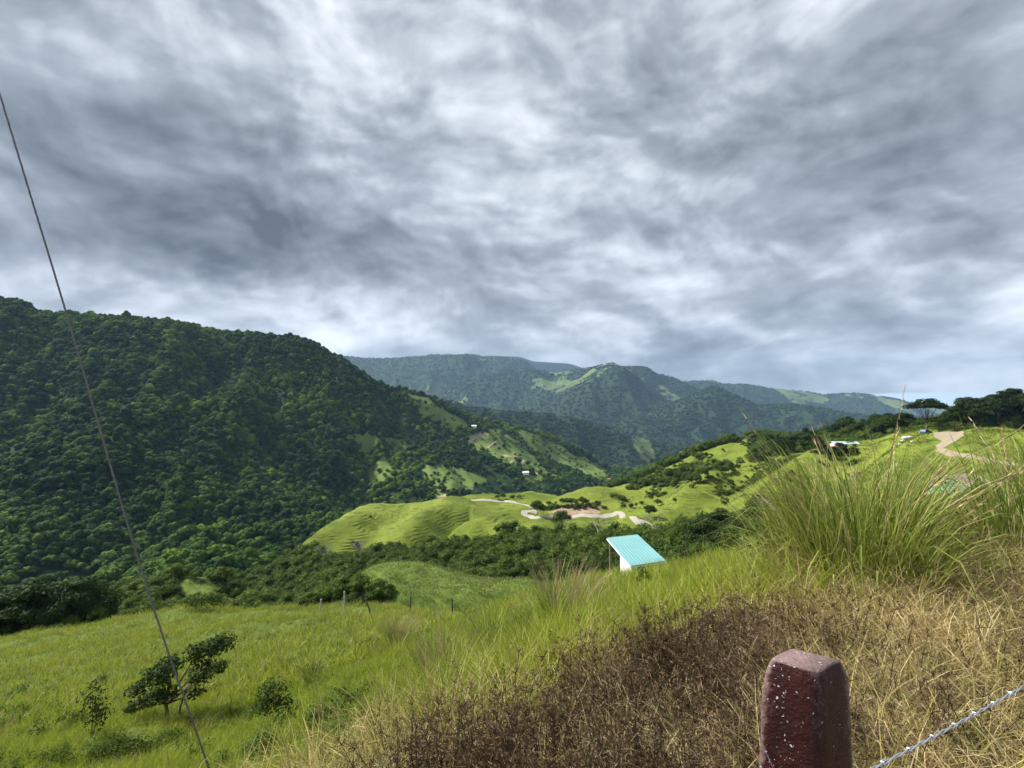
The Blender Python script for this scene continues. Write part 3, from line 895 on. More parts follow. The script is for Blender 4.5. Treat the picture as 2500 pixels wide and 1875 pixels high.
TREES = []
for k in range(7):
    r_ = np.random.default_rng(100 + k)
    lb = tree_lobes(r_, w=3.6 + r_.random() * 1.0, h=6.5 + r_.random() * 2, n=int(8 + r_.integers(0, 5)), flat=0.6)
    TREES.append((crown('crown', lb, 1500, 0.30, k, M_leaf, solid=0.72), trunk_mesh(r_, lb, M_bark)))
DARKS = []
for k in range(5):
    r_ = np.random.default_rng(200 + k)
    lb = tree_lobes(r_, w=4.4 + r_.random(), h=8.5 + r_.random() * 2, n=int(11 + r_.integers(0, 5)), flat=0.45, lo=0.3)
    DARKS.append((crown('crown', lb, 2200, 0.30, 50 + k, M_leaf_dark, solid=0.7), trunk_mesh(r_, lb, M_bark, 0.2)))
UMB = []
for k in range(3):
    r_ = np.random.default_rng(300 + k)
    lb = [(math.cos(a) * q, math.sin(a) * q, 6.6 - q * 0.17 + r_.normal(0, 0.35), 1.5, 1.5, 0.42) for a, q in [(i * 2.4, 4.6 * math.sqrt((i + .5) / 15)) for i in range(15)]]
    lb += [(x * .6, y * .6, z + .9, 1.2, 1.2, .4) for x, y, z, *_ in lb[2:8]]
    UMB.append((crown('crown', lb, 2000, 0.26, 70 + k, M_leaf_dark, solid=0.6), trunk_mesh(r_, lb, M_bark, 0.2, 0.28)))
BUSH = []
for k in range(4):
    r_ = np.random.default_rng(400 + k)
    lb = [(r_.normal(0, .6), r_.normal(0, .6), 0.55 + r_.random() * .8, .55 + .3 * r_.random(), .55 + .3 * r_.random(), .55) for _ in range(6)]
    BUSH.append((crown('foliage', lb, 700, 0.11, 90 + k, M_leaf, solid=0.7), trunk_mesh(r_, lb, M_bark, 0.04, 0.2, 'stem')))


def plant(kind, name, loc, s, label, cat, group=None, rz=None, sz=None):
    me_c, me_t = kind[int(rng.integers(0, len(kind)))]
    e = empty(name, loc, rng.uniform(0, 6.28) if rz is None else rz)
    e.scale = (s, s, s * (sz or rng.uniform(0.88, 1.15)))
    link('crown' if kind is not BUSH else 'foliage', me_c, e)
    link('trunk' if kind is not BUSH else 'stem', me_t, e)
    tag(e, label, cat, group)
    return e


ORD = 'first second third fourth fifth sixth seventh eighth ninth tenth eleventh twelfth thirteenth fourteenth fifteenth sixteenth seventeenth eighteenth nineteenth twentieth'.split() + ['twenty-' + k for k in 'first second third fourth fifth sixth'.split()]


def plants_in(poly, n, kind, smin, smax, label, group, layers, name='tree', cat='tree', gap=10):
    xs = [p[0] for p in poly]; ys = [p[1] for p in poly]
    got = []; tries = 0; made = []
    while len(got) < n and tries < 6000:
        tries += 1
        px = rng.uniform(min(xs), max(xs)); py = rng.uniform(min(ys), max(ys))
        if not inpoly(np.array([px]), np.array([py]), poly)[0]: continue
        if any(abs(px - a) < gap and abs(py - b) < gap * 0.5 for a, b in got): continue
        h = hit(px, py, layers)
        if h is None: continue
        got.append((px, py))
        made.append((px, plant(kind, name, h, rng.uniform(smin, smax), label, cat, group)))
    if 1 < n <= 26:
        made.sort(key=lambda q: q[0])
        for i_, (_, o_) in enumerate(made):
            o_['label'] = label + ', ' + ORD[i_] + ' from left'


# ------------------------------------------------------------------ forests (masses nobody could count)
def forest_proto(name, k, mat, n, leaf, w=5.0, h=6.5, nl=7):
    out = []
    for i in range(k):
        r = np.random.default_rng(1000 + i)
        lb = tree_lobes(r, w=w * (0.85 + 0.3 * r.random()), h=h * (0.85 + 0.4 * r.random()), n=nl + int(r.integers(0, 4)), flat=0.78, lo=0.25)
        lb.append((0, 0, h * 0.4, w * 0.5, w * 0.5, h * 0.4))
        out.append(crown(name, lb, n, leaf, 500 + i, mat, solid=0.97, jit=0.28, shell=(.85, 1.03)))
    return proto_coll(name, out)


FP = forest_proto('forest_crown', 9, M_forest, 420, 0.6)
FPf = forest_proto('far_crown', 6, M_forest_far, 90, 1.3, nl=5)
fm_patch = lambda X, Y, s, seed: fbm(X / s, Y / s, 3, seed)


def d_left(X, Y, Z, T_, PX, PY, pm, em):   # open glades where shrubs take over
    vis = ((PX > -420) & (PX < 1740) & (T_ > 0.15) & (T_ < 5.25)).astype(float)
    past = np.where(pm > 0.5, 0.035, 1.0) * (em < 0.5)
    gap_ = np.clip((fm_patch(X, Y, 35, 17) - 0.30) * 7, 0.3, 1)
    clear = gap_ * np.where((PX > 880) & (Y > 560), np.clip((fm_patch(X, Y, 60, 7) - 0.40) * 8, 0.12, 1), 1)
    return vis * past * clear / (1 + Y / 900)


pts = sample(A, 50000, d_left)
s = np.clip(np.exp(rng.normal(-.42, .36, len(pts))), .3, 1.6) * (1 + 0.1 * (pts[:, 1] > 700))
s = np.where(pts[:, 1] > 900, s * 0.95, s)
scatter('forest', pts, np.stack([s, s, s * rng.uniform(0.8, 1.25, len(s))], -1), FP, 'dense dark broadleaf forest covering the left mountain and valley', 'forest', tilt=0.06)

pts = sample(B, 9000, lambda X, Y, Z, T_, PX, PY, pm, em: ((PX > 850) & (PX < 2150) & (T_ > 0.6) & (T_ < 2.2)) * np.where(pm > .5, 0.03, 1.0) * (em < .5) * np.clip((fm_patch(X, Y, 120, 9) - 0.33) * 8, 0.15, 1))
s = rng.uniform(1.0, 1.7, len(pts))
scatter('forest', pts, s, FPf, 'dark forest on the low ridge closing the valley', 'forest', tilt=0.05)
for L_, n_, lab_ in ((D, 11000, 'forest patches on the distant pasture ridge'), (E, 17000, 'blue green forest on the twin summit mountain'),
                     (Fr, 9000, 'forest on the long far right range'), (H, 10000, 'hazy forest on the far left range')):
    pts = sample(L_, n_, lambda X, Y, Z, T_, PX, PY, pm, em: ((T_ > 0.5) & (T_ < len(np.unique(np.floor(L_['T']))) - 1)) * np.clip(1 - pm * 1.1, 0, 1))
    s = rng.uniform(1.5, 2.6, len(pts))
    scatter('forest', pts, np.stack([s, s, s * 0.8], -1), FPf, lab_, 'forest', tilt=0.05)

# ------------------------------------------------------------------ roads and tracks
M_road = simple('pale_gravel', (0.36, 0.335, 0.285), 0.95, var=0.22, scale=0.6, bump=0.3, spec=0.1)
M_dirt = simple('yard_dirt', (0.27, 0.225, 0.165), 0.95, var=0.18, scale=0.25, bump=0.05, spec=0.1)


ROADS = []


def off_road(pts, pad=1.0):
    keep = np.ones(len(pts), bool)
    for c, w in ROADS:
        for k in range(0, len(pts), 2000):
            q = pts[k:k + 2000]
            d = np.hypot(q[:, None, 0] - c[None, :, 0], q[:, None, 1] - c[None, :, 1]).min(1)
            keep[k:k + 2000] &= d > w / 2 + pad
    return pts[keep]


def road(name, pix, width, layers, mat, label, lift=0.12, step=None, zsmooth=3):
    pts = [hit(px, py, layers) for px, py in pix]
    pts = [p for p in pts if p is not None]
    P2 = np.array([(p.x, p.y) for p in pts])
    # Catmull-Rom through the points, then even spacing
    dense = []
    for i in range(len(P2) - 1):
        a, b, c, d = P2[max(i - 1, 0)], P2[i], P2[i + 1], P2[min(i + 2, len(P2) - 1)]
        for k in range(20):
            t = k / 20
            dense.append(0.5 * ((2 * b) + (-a + c) * t + (2 * a - 5 * b + 4 * c - d) * t * t + (-a + 3 * b - 3 * c + d) * t ** 3))
    dense.append(P2[-1]); dense = np.array(dense)
    L = np.concatenate([[0], np.cumsum(np.linalg.norm(np.diff(dense, axis=0), axis=1))])
    n = max(8, int(L[-1] / (step or width * 0.3)))
    s = np.linspace(0, L[-1], n)
    c = np.stack([np.interp(s, L, dense[:, 0]), np.interp(s, L, dense[:, 1])], -1)
    ROADS.append((c, width))
    t = np.gradient(c, axis=0); t /= np.linalg.norm(t, axis=1)[:, None]
    nrm = np.stack([-t[:, 1], t[:, 0]], -1)
    m = 7
    V = []
    for i in range(n):
        for j in range(m):
            o = (j / (m - 1) - 0.5) * width * (1 + 0.10 * math.sin(s[i] * 0.9 + (3 if j else 0)))
            x, y = c[i] + nrm[i] * o
            z = ground_z(x, y, layers)
            V.append((x, y, (z if z is not None else 0)))
    V = np.array(V).reshape(n, m, 3)
    V[..., 2] += lift
    idx = np.arange(n * m).reshape(n, m)
    q = np.stack([idx[:-1, :-1], idx[1:, :-1], idx[1:, 1:], idx[:-1, 1:]], -1).reshape(-1, 4)
    o = link(name, mesh_np(name, V.reshape(-1, 3), quads=q, smooth=True, mats=[mat]))
    tag(o, label, 'road', kind='structure')


road('road', [(1280, 1252), (1281, 1257), (1292, 1261), (1310, 1264), (1351, 1263), (1400, 1262), (1450, 1260), (1490, 1259), (1520, 1261), (1548, 1266), (1572, 1273), (1588, 1280), (1612, 1292), (1650, 1312)], 2.9, [M], M_road,
     'pale gravel road curving below the bare cut')
road('road', [(1150, 1221), (1188, 1221), (1229, 1224), (1262, 1229), (1285, 1234), (1302, 1240), (1306, 1246), (1296, 1248), (1282, 1250), (1280, 1254)], 2.7, [M], M_road,
     'pale gravel road along the top of the terraced hill')
road('road', [(1675, 1335), (1700, 1340), (1730, 1348), (1760, 1356)], 5.0, [M], M_road, 'short glimpse of gravel road beside the turquoise roof')
road('dirt_track', [(2340, 1060), (2325, 1075), (2302, 1090), (2293, 1098), (2310, 1104), (2345, 1112), (2390, 1119), (2440, 1128), (2500, 1136)], 1.7, [M], M_dirt, 'brown dirt track curling down from the yard', lift=0.1)
for k_, pix in enumerate([[(1239, 1136), (1268, 1123), (1279, 1124), (1272, 1138), (1273, 1152)], [(1127, 1075), (1154, 1067), (1187, 1059)], [(1190, 1095), (1200, 1086), (1214, 1079)], [(1237, 1116), (1263, 1115)], [(1274, 1143), (1300, 1146), (1312, 1160)]]):
    road('dirt_track', pix, 5.0, [A], M_dirt, ['zigzag track on the far pasture slope', 'reddish track cut into the far hillside', 'short track on the far green slope', 'level track on the far slope', 'track at the foot of the far slope'][k_], lift=0.7, step=8)


def drape(name, poly, layers, mat, label, step=1.2, lift=0.1):
    xs = np.arange(min(p[0] for p in poly), max(p[0] for p in poly) + step, step)
    ys = np.arange(min(p[1] for p in poly), max(p[1] for p in poly) + step * .5, step * .5)
    gx, gy = np.meshgrid(xs, ys)
    inside = inpoly(gx + rng.normal(0, .25, gx.shape), gy + rng.normal(0, .12, gy.shape), poly)
    V, idx = [], -np.ones(gx.shape, int)
    for i, j in zip(*np.nonzero(inside)):
        h = hit(gx[i, j], gy[i, j], layers)
        if h is not None:
            idx[i, j] = len(V); V.append((h.x, h.y, h.z + lift))
    q = []
    for i in range(gx.shape[0] - 1):
        for j in range(gx.shape[1] - 1):
            c = (idx[i, j], idx[i + 1, j], idx[i + 1, j + 1], idx[i, j + 1])
            if min(c) >= 0:
                d = max(abs(V[c[0]][1] - V[c[2]][1]), abs(V[c[0]][0] - V[c[2]][0]))
                if d < 14: q.append(c)
    tag(link(name, mesh_np(name, V, quads=q, smooth=True, mats=[mat])), label, 'ground', kind='structure')


drape('dirt_yard', [(2278, 1056), (2353, 1053), (2356, 1063), (2334, 1078), (2318, 1086), (2307, 1094), (2290, 1096), (2282, 1090), (2299, 1078), (2280, 1068)], [M, RO], M_dirt, 'open brown dirt yard beside the umbrella tree')

# undergrowth in the gully and between the near trees
BP = proto_coll('shrub', [b[0] for b in BUSH])
pts = sample(M, 2000, lambda X, Y, Z, T_, PX, PY, pm, em: ((T_ > 0.6) & (T_ < np.where(PX > 1330, 1.95, 2.35)) & (PX > 560) & (PX < 1990)) * np.clip(1 - pm, 0, 1) * 1.0)
pts = off_road(pts, 1.5)
scatter('undergrowth', pts, rng.uniform(1.4, 3.2, len(pts)), BP, 'low bushes filling the gully between the trees', 'bushes', tilt=0.1)
pts = sample(K, 260, lambda X, Y, Z, T_, PX, PY, pm, em: np.clip(1 - pm, 0, 1) * (T_ < 2.3))
pts = off_road(pts, 1.5)
scatter('undergrowth', pts, rng.uniform(0.7, 1.5, len(pts)), BP, 'low bushes on the left flank of the small knoll', 'bushes', tilt=0.1)
def d_ro(X, Y, Z, T_, PX, PY, pm, em):
    n_ = fbm(X / 16, Y / 16, 3, 51)
    d = ((PX > 1985) & (T_ > 0.6) & (T_ < 2.4)) * 1.0
    d += 2.2 * ((PX > 1450) & (PX < 1850) & (T_ > 0.82 + n_ * .5) & (T_ < 1.22 + n_ * .3)) * (n_ > .42)
    d += 2.6 * ((PX > 1480) & (PX < 1800) & (T_ > 1.80 + n_ * .16) & (T_ < 2.1)) + 0.03 * ((T_ > 0.9) & (T_ < 2.2))
    d += 1.6 * ((PX > 1830) & (PX < 1990) & (T_ > 1.2) & (T_ < 2.1))
    return d


pts = sample(RO, 1500, d_ro)
pts = off_road(pts, 1.5)
scatter('undergrowth', pts, rng.uniform(1.6, 3.4, len(pts)), BP, 'bushes along the crest and foot of the right hill', 'bushes', tilt=0.1)
pts = sample(M, 300, lambda X, Y, Z, T_, PX, PY, pm, em: ((PX > 1300) & (PX < 1480) & (T_ > 3.45) & (T_ < 4.0) & (PY < 1250)) * 1.0 * (fbm(X / 4, Y / 4, 2, 5) > .5) + ((T_ > 4.4) & (T_ < 5.1) & (PX > 1480) & (PX < 1850)) * (fbm(X / 10, Y / 10, 3, 6) > .60) + ((T_ > 2.2) & (PX > 1750) & (PX < 2100) & (T_ < 4.6)) * .7 * (fbm(X / 10, Y / 10, 3, 16) > .62))
pts = off_road(pts, 1.5)
scatter('undergrowth', pts, rng.uniform(.5, 1.4, len(pts)), BP, 'scattered low scrub on the pasture hills and road bank', 'bushes', tilt=0.1)

pts = sample(G, 420, lambda X, Y, Z, T_, PX, PY, pm, em: ((Y > 81) & (PX < 860) & (PX > -300)) * .6 + ((Y > 76.5) & (PX < 262)) * 1.5)
pts = off_road(pts, 1.5)
scatter('undergrowth', pts, rng.uniform(1.0, 2.4, len(pts)), BP, 'bushes just over the brow of the grass field', 'bushes', tilt=0.1)

# ------------------------------------------------------------------ countable trees
gl = 'trees in the gully woods'
for poly_, n_, lab_ in [
    ([(600, 1440), (640, 1430), (760, 1392), (860, 1402), (860, 1460), (720, 1490), (600, 1490)], 24, 'green gully tree left of the small knoll'),
    ([(860, 1402), (1000, 1390), (1110, 1375), (1110, 1445), (1000, 1445), (860, 1455)], 24, 'green gully tree behind the small knoll'),
    ([(1110, 1375), (1200, 1378), (1300, 1362), (1360, 1356), (1360, 1436), (1250, 1445), (1110, 1445)], 22, 'green gully tree between knoll and road'),
    ([(1360, 1356), (1420, 1352), (1560, 1340), (1660, 1340), (1700, 1390), (1500, 1430), (1360, 1436)], 22, 'green gully tree near the turquoise roof')]:
    plants_in(poly_, n_, TREES, 0.5, .95, lab_, gl, [M], gap=15)
plants_in([(1130, 1352), (1240, 1345), (1400, 1330), (1560, 1322), (1640, 1322), (1560, 1340), (1300, 1352)], 14, TREES, 0.4, 0.62,
          'small tree at the upper edge of the gully woods', 'trees under the road', [M], gap=14)
plants_in([(1680, 1330), (1760, 1320), (1900, 1300), (1990, 1300), (1960, 1345), (1850, 1375), (1700, 1385)], 18, DARKS, 0.8, 1.15,
          'big dark tree in the clump behind the tall grass', 'dark trees behind the tall grass', [M], gap=16)
plants_in([(1850, 1090), (1900, 1076), (1990, 1090), (1990, 1110), (1900, 1130), (1860, 1120)], 12, DARKS, 0.8, 1.1,
          'dark tree left of the long blue-roofed house', 'dark trees left of the blue-roofed house', [M, RO], gap=9)
plants_in([(2010, 1068), (2060, 1052), (2120, 1046), (2200, 1040), (2215, 1052), (2130, 1066), (2080, 1070)], 14, DARKS, 0.75, 1.15,
          'dark tree in the wood uphill of the blue-roofed house', 'dark trees uphill of the blue-roofed house', [RO], gap=8)
plants_in([(2000, 1104), (2030, 1104), (2090, 1108), (2090, 1122), (2010, 1124)], 7, DARKS, 0.35, 0.55,
          'small dark tree just below the red-roofed shed', 'small dark trees below the red-roofed shed', [M], gap=8)
plants_in([(2345, 1042), (2380, 1020), (2440, 1000), (2560, 985), (2560, 1036), (2430, 1040)], 20, DARKS, 0.95, 1.35,
          'dark tree in the wood behind the dirt yard', 'dark trees behind the dirt yard', [RO], gap=10)
plants_in([(1560, 1182), (1640, 1142), (1710, 1112), (1790, 1090), (1830, 1080), (1830, 1086), (1720, 1122), (1650, 1150), (1570, 1190)], 14, TREES, 0.35, 0.6,
          'small hedge tree down the crest of the outer hill', 'hedge trees on the outer hill crest', [RO], gap=8)
plants_in([(1520, 1212), (1600, 1190), (1700, 1170), (1800, 1150), (1830, 1150), (1700, 1185), (1600, 1205)], 10, TREES, 0.4, 0.8,
          'small tree in the dip between the two right hills', 'trees in the dip between the right hills', [RO, M], gap=12)
def plants_at(spots, kind, smin, smax, label, group, L):
    for i_, (px, Y) in enumerate(spots):
        X = (px - CX) / F * Y; z = ground_z(X, Y, L)
        plant(kind, 'tree', Vector((X, Y, z - .5)), rng.uniform(smin, smax), label + ', ' + ORD[i_] + ' from left', 'tree', group)


plants_at([(-40, 84), (5, 80), (45, 83), (80, 88), (100, 79.5), (140, 82), (165, 88), (190, 80), (225, 84)], DARKS, .85, 1.1, 'dark tree at the left edge below the field', 'dark trees at the left edge', [G])
plants_at([(405, 86), (462, 80), (500, 85), (610, 88)], TREES, .5, .75, 'bushy green tree just over the brow of the field', 'trees over the field brow', [G])
for (px, py, k, s, lab) in [
    (1311, 1259, TREES, 0.85, 'dark narrow tree standing inside the road bend'),
    (1326, 1256, TREES, 0.6, 'smaller tree close beside the one at the road bend'),
    (1372, 1290, TREES, 1.0, 'round tree in front of the bare road cut'),
    (1585, 1262, TREES, 0.75, 'lone dark tree right of the road below the pasture'),
    (1606, 1236, TREES, 0.55, 'dark bushy tree above the lone tree right of the road'),
    (1784, 1196, DARKS, 0.5, 'dark tree on the open pasture left of the tall grass tips'),
    (1806, 1200, TREES, 0.4, 'small tree beside the dark one on open pasture'),
    (1880, 1140, DARKS, 0.55, 'tree on the pasture brow below the wood'),
    (1216, 1220, TREES, 0.5, 'small tree on the bank above the upper road'),
    (1228, 1219, TREES, 0.45, 'low tree at the right end of the upper road bank'),
]:
    h = hit(px, py, [M, RO])
    if h is not None: plant(k, 'tree', h, s, lab, 'tree')
BUSHLAB = ['small bush right above the bare road cut', 'second small bush above the bare road cut', 'bush on pasture right of the road cut', 'larger bush right of the road cut', 'bush between the road cut and lone tree',
           'tiny bush high on the pasture right of the cut', 'bush at the left end of the road cut', 'bush on the bank behind the upper road', 'left bush on the bank behind the upper road', 'tiny bush on the left terraced spur',
           'bush right of the lone dark tree', 'bush at the foot of the terraced hill', 'bush low on the left terraced spur', 'bush on the upper right pasture slope', 'left bush on the upper right pasture slope']
for i_, (px, py, s) in enumerate([(1374, 1226, 1.3), (1392, 1224, 1.2), (1520, 1238, 1.3), (1544, 1240, 1.4), (1566, 1230, .9), (1521, 1214, .8), (1340, 1232, 1.3), (1270, 1216, 1.1), (1250, 1217, 1.2),
                    (905, 1262, .5), (1650, 1225, 1.2), (1120, 1330, 1.4), (865, 1330, 1.2), (1720, 1180, 1.2), (1690, 1190, 1.1)]):
    h = hit(px, py, [M])
    if h is not None: plant(BUSH, 'bush', h, s, BUSHLAB[i_], 'bush', 'bushes dotted on the pasture hills')
h = hit(2262, 1056, [M, RO])
plant(UMB, 'umbrella_tree', h, 1.25, 'wide flat-topped umbrella tree at the edge of the dirt yard', 'tree', sz=1.25)
plant(UMB, 'umbrella_tree', hit(2292, 1054, [M, RO]), 0.8, 'lower flat-topped tree right beside the big umbrella tree', 'tree', sz=0.8)
plant(DARKS, 'tree', hit(2190, 1060, [M, RO]), 0.9, 'bushy dark tree left of the umbrella tree', 'tree')
plant(DARKS, 'tree', hit(2330, 1052, [M, RO]), 0.85, 'dark tree between umbrella tree and hillside wood at the yard', 'tree')
# scattered trees on the far shoulder pastures
plants_in([(1225, 1060), (1330, 1100), (1420, 1150), (1330, 1165), (1240, 1140), (1170, 1100)], 24, TREES, 0.9, 1.7, 'round dark tree dotted on the far shoulder pasture', 'trees dotted on the far pasture', [A], gap=9)
plants_in([(1260, 1045), (1400, 1108), (1480, 1146), (1400, 1140), (1300, 1085)], 12, TREES, 0.9, 1.6, 'round dark tree dotted on the far ridge-side pasture', 'trees dotted on the far ridge pasture', [A], gap=9)
plants_in([(1030, 1150), (1180, 1172), (1130, 1205), (1060, 1210)], 6, TREES, 0.8, 1.3, 'tree dotted on the lower valley pasture', 'trees on the lower valley pasture', [A], gap=12)

# bare pale trees
def bare_tree(px, py, h, layers, label):
    g = hit(px, py, layers)
    r = random.Random(px)
    mb = MB()
    def br(p, d, l, rad, dep):
        q = p + d * l
        mid = p + d * l * 0.5 + Vector((r.gauss(0, .05), r.gauss(0, .05), 0)) * l
        mb.tube([p, mid, q], [rad, rad * .8, rad * .6], 5, False)
        if dep:
            for _ in range(3):
                nd = (d + Vector((r.gauss(0, .55), r.gauss(0, .55), r.gauss(0.1, .25)))).normalized()
                br(q, nd, l * .68, rad * .6, dep - 1)
    br(Vector((0, 0, -.3)), Vector((r.gauss(0, .1), r.gauss(0, .1), 1)).normalized(), h * .36, h * .028, 4)
    o = mb.build('bare_tree', M_palebark, loc=g)
    tag(o, label, 'tree')


bare_tree(795, 1392, 11, [M], 'bare whitish dead tree at the left end of the gully woods')
bare_tree(885, 1392, 12, [M], 'bare grey tree with many fine branches behind the knoll')
bare_tree(1462, 1330, 11, [M], 'bare silvery tree in the woods left of the turquoise roof')
bare_tree(1598, 1310, 10, [M], 'slender bare tree rising behind the turquoise roof')
bare_tree(1870, 1335, 12, [M], 'bare white-branched tree among the dark clump on the right')

# ------------------------------------------------------------------ buildings
M_turq = simple('turquoise_roof_paint', (0.15, 0.34, 0.35), 0.5, var=0.22, scale=0.6)
M_blue = simple('pale_blue_roof', (0.38, 0.47, 0.50), 0.5, var=0.12, scale=0.6)
M_redr = simple('pinkish_red_roof', (0.50, 0.20, 0.19), 0.6, var=0.2, scale=0.8)
M_mauve = simple('weathered_mauve_roof', (0.33, 0.25, 0.25), 0.8, var=0.2, scale=0.6)
M_white = simple('white_paint', (0.68, 0.68, 0.66), 0.7, var=0.1, scale=1.0)
M_mint = simple('mint_wall', (0.17, 0.52, 0.40), 0.7, var=0.12, scale=1.0)
M_darkv = simple('dark_opening', (0.02, 0.02, 0.025), 0.5)
M_wood = simple('timber', (0.20, 0.15, 0.11), 0.85)


def sheet(mb, a, b, c, d, th=0.05, ribs=0, rh=0.03):
    """slab roof between corners a,b (one edge) and d,c (other edge), ribs run a->d"""
    a, b, c, d = map(Vector, (a, b, c, d))
    n = (b - a).cross(d - a).normalized()
    if n.z < 0: n = -n
    mb.add([a, b, c, d, a - n * th, b - n * th, c - n * th, d - n * th], [(0, 1, 2, 3), (7, 6, 5, 4), (0, 4, 5, 1), (1, 5, 6, 2), (2, 6, 7, 3), (3, 7, 4, 0)])
    for i in range(ribs):
        t = (i + .5) / ribs; w = 0.18 / ribs
        p0 = a.lerp(b, t - w); p1 = a.lerp(b, t + w); q0 = d.lerp(c, t - w); q1 = d.lerp(c, t + w)
        e = n * 0.003
        mb.add([p0 + e, p1 + e, q1 + e, q0 + e, (p0 + p1) / 2 + n * rh, (q0 + q1) / 2 + n * rh], [(0, 4, 5, 3), (4, 1, 2, 5), (0, 1, 4), (3, 5, 2)])


# turquoise mono-pitch roof on a white walled shed below the grass brow
def shed():
    TL, TR, BR = P(1482, 1313, 38.0), P(1557, 1305, 39.6), P(1626, 1369, 33.6)
    BL = TL + (BR - TR)
    r = empty('shed', ((TL.x + BR.x) / 2, (TL.y + BR.y) / 2, min(TL.z, BR.z) - 4.2))
    o0 = Vector(r.location)
    mb = MB(); sheet(mb, TL - o0, TR - o0, BR - o0, BL - o0, 0.06, 11, 0.03)
    mb.build('roof', M_turq, r)
    tm = MB()
    for a, b in ((TL, BL), (TL, TR), (TR, BR), (BL, BR)):
        tm.tube([a - o0 - Vector((0, 0, .10)), b - o0 - Vector((0, 0, .10))], 0.055, 4)
    tm.build('fascia', M_white, r)
    u = (TR - TL); v = (BL - TL)
    cs = [TL + u * .12 + v * .42, TL + u * .88 + v * .42, TL + u * .88 + v * .90, TL + u * .12 + v * .90]
    low = r.location.z
    w = MB(); vs = [c - o0 - Vector((0, 0, 0.12)) for c in cs] + [Vector((c.x, c.y, low)) - o0 for c in cs]
    w.add(vs, [(0, 1, 2, 3), (4, 7, 6, 5), (0, 4, 5, 1), (1, 5, 6, 2), (2, 6, 7, 3), (3, 7, 4, 0)])
    w.build('wall', M_white, r)
    for c in (TL + u * .06 + v * .06, TL + u * .94 + v * .06):
        p = MB(); p.tube([c - o0 - Vector((0, 0, .1)), Vector((c.x, c.y, low)) - o0], 0.07, 6); p.build('post', M_wood, r)
    tag(r, 'shed with a sloping turquoise metal roof just beyond the grass brow', 'shed')


shed()


def gable_house(name, loc, rz, w, d, h, rise, over, wallm, roofm, label, wins=(), doors=(), ribs=14, trim=None):
    """ridge along local x; w = length along x, d = depth along y"""
    r = empty(name, loc, rz)
    mb = MB()
    hw, hd = w / 2, d / 2
    v = [(-hw, -hd, -.6), (hw, -hd, -.6), (hw, hd, -.6), (-hw, hd, -.6), (-hw, -hd, h), (hw, -hd, h), (hw, hd, h), (-hw, hd, h), (-hw, 0, h + rise), (hw, 0, h + rise)]
    mb.add(v, [(0, 1, 5, 4), (2, 3, 7, 6), (1, 2, 6, 9, 5), (3, 0, 4, 8, 7), (0, 3, 2, 1)])
    mb.build('wall', wallm, r)
    rb = MB(); k = rise / hd
    ow = hw + over; od = hd + over; ez = h - over * k + .05; rz_ = h + rise + .05
    sheet(rb, (-ow, 0, rz_), (ow, 0, rz_), (ow, -od, ez), (-ow, -od, ez), .06, ribs)
    sheet(rb, (-ow, 0.01, rz_), (ow, 0.01, rz_), (ow, od, ez), (-ow, od, ez), .06, ribs)
    rb.build('roof', roofm, r)
    if trim:
        t = MB()
        for sx in (-1, 1):
            for sy in (-1, 1): t.tube([(sx * (ow + .03), 0, rz_ - .08), (sx * (ow + .03), sy * od, ez - .08)], .07, 4)
        t.build('trim', trim, r)
    for (face, u, z, ww, hh) in wins:
        f = MB(); g = MB()
        if face in 'fb':
            y = (-hd - .02) if face == 'f' else hd + .02
            f.box((u, y, z), (ww + .16, .06, hh + .16)); g.box((u, y + (-.035 if face == 'f' else .035), z), (ww, .03, hh))
        else:
            x = (-hw - .02) if face == 'l' else hw + .02
            f.box((x, u, z), (.06, ww + .16, hh + .16)); g.box((x + (-.035 if face == 'l' else .035), u, z), (.03, ww, hh))
        fo = f.build('window', M_white, r); g.build('pane', M_darkv, fo)
    for (face, u, ww, hh) in doors:
        f = MB()
        if face == 'f': f.box((u, -hd - .03, hh / 2), (ww, .06, hh))
        else: f.box((-hw - .03, u, hh / 2), (.06, ww, hh))
        f.build('door', M_darkv, r)
    tag(r, label, name)
    return r


hp = hit(2392, 1196, [M]); hz = P(2392, 1160, hp.y + 3.0).z
gable_house('house', (hp.x, hp.y + 4.0, hz - 3.9), R(24), 7.6, 6.2, 2.6, 1.3, 0.35, M_mint, M_mauve, 'mint green house with mauve roof half hidden by the tall grass',
            wins=[('l', 0.2, 2.55, .7, .5), ('l', -1.3, 1.3, .9, .9), ('f', 1.6, 1.35, 1.0, .9)], doors=[('f', -1.6, .95, 2.0)], trim=M_white)
hp = hit(2062, 1096, [M]); k_ = hp.y / 200.0
r_ = gable_house('house', (P(2060, 1092, hp.y + 5 * k_).x, hp.y + 5 * k_, P(2060, 1091.5, hp.y + 5 * k_).z), R(-6), 9.0, 4.0, 1.5, 0.75, 0.5, M_white, M_blue, 'long low house with pale blue roof on the hill shoulder',
            wins=[('f', -3.2, .95, 1.1, .8), ('f', -1.4, .95, 1.1, .8), ('f', 1.4, .95, 1.1, .8), ('f', 3.2, .95, 1.1, .8)], doors=[('f', 0.0, .9, 1.3)])
r_.scale = (k_,) * 3
r_ = gable_house('shed', (P(2041, 1100, hp.y).x, hp.y, P(2041, 1099, hp.y).z), R(-6), 6.0, 3.0, 1.1, 0.55, 0.35, M_white, M_redr, 'small shed with pinkish red roof in front of the blue-roofed house',
            wins=[('f', 1.2, .6, .9, .5)], doors=[('f', -1.0, .9, 1.0)])
r_.scale = (k_,) * 3
hw_ = hit(1961, 1078, [M, RO])
gable_house('house', hw_ + Vector((0, 2, 0)), R(10), 6, 5, 2.2, 0.9, .4, M_white, M_white, 'small whitish roofed house peeking over the woods left of the blue roof', wins=[('f', 0, 1.2, 1, .9)])
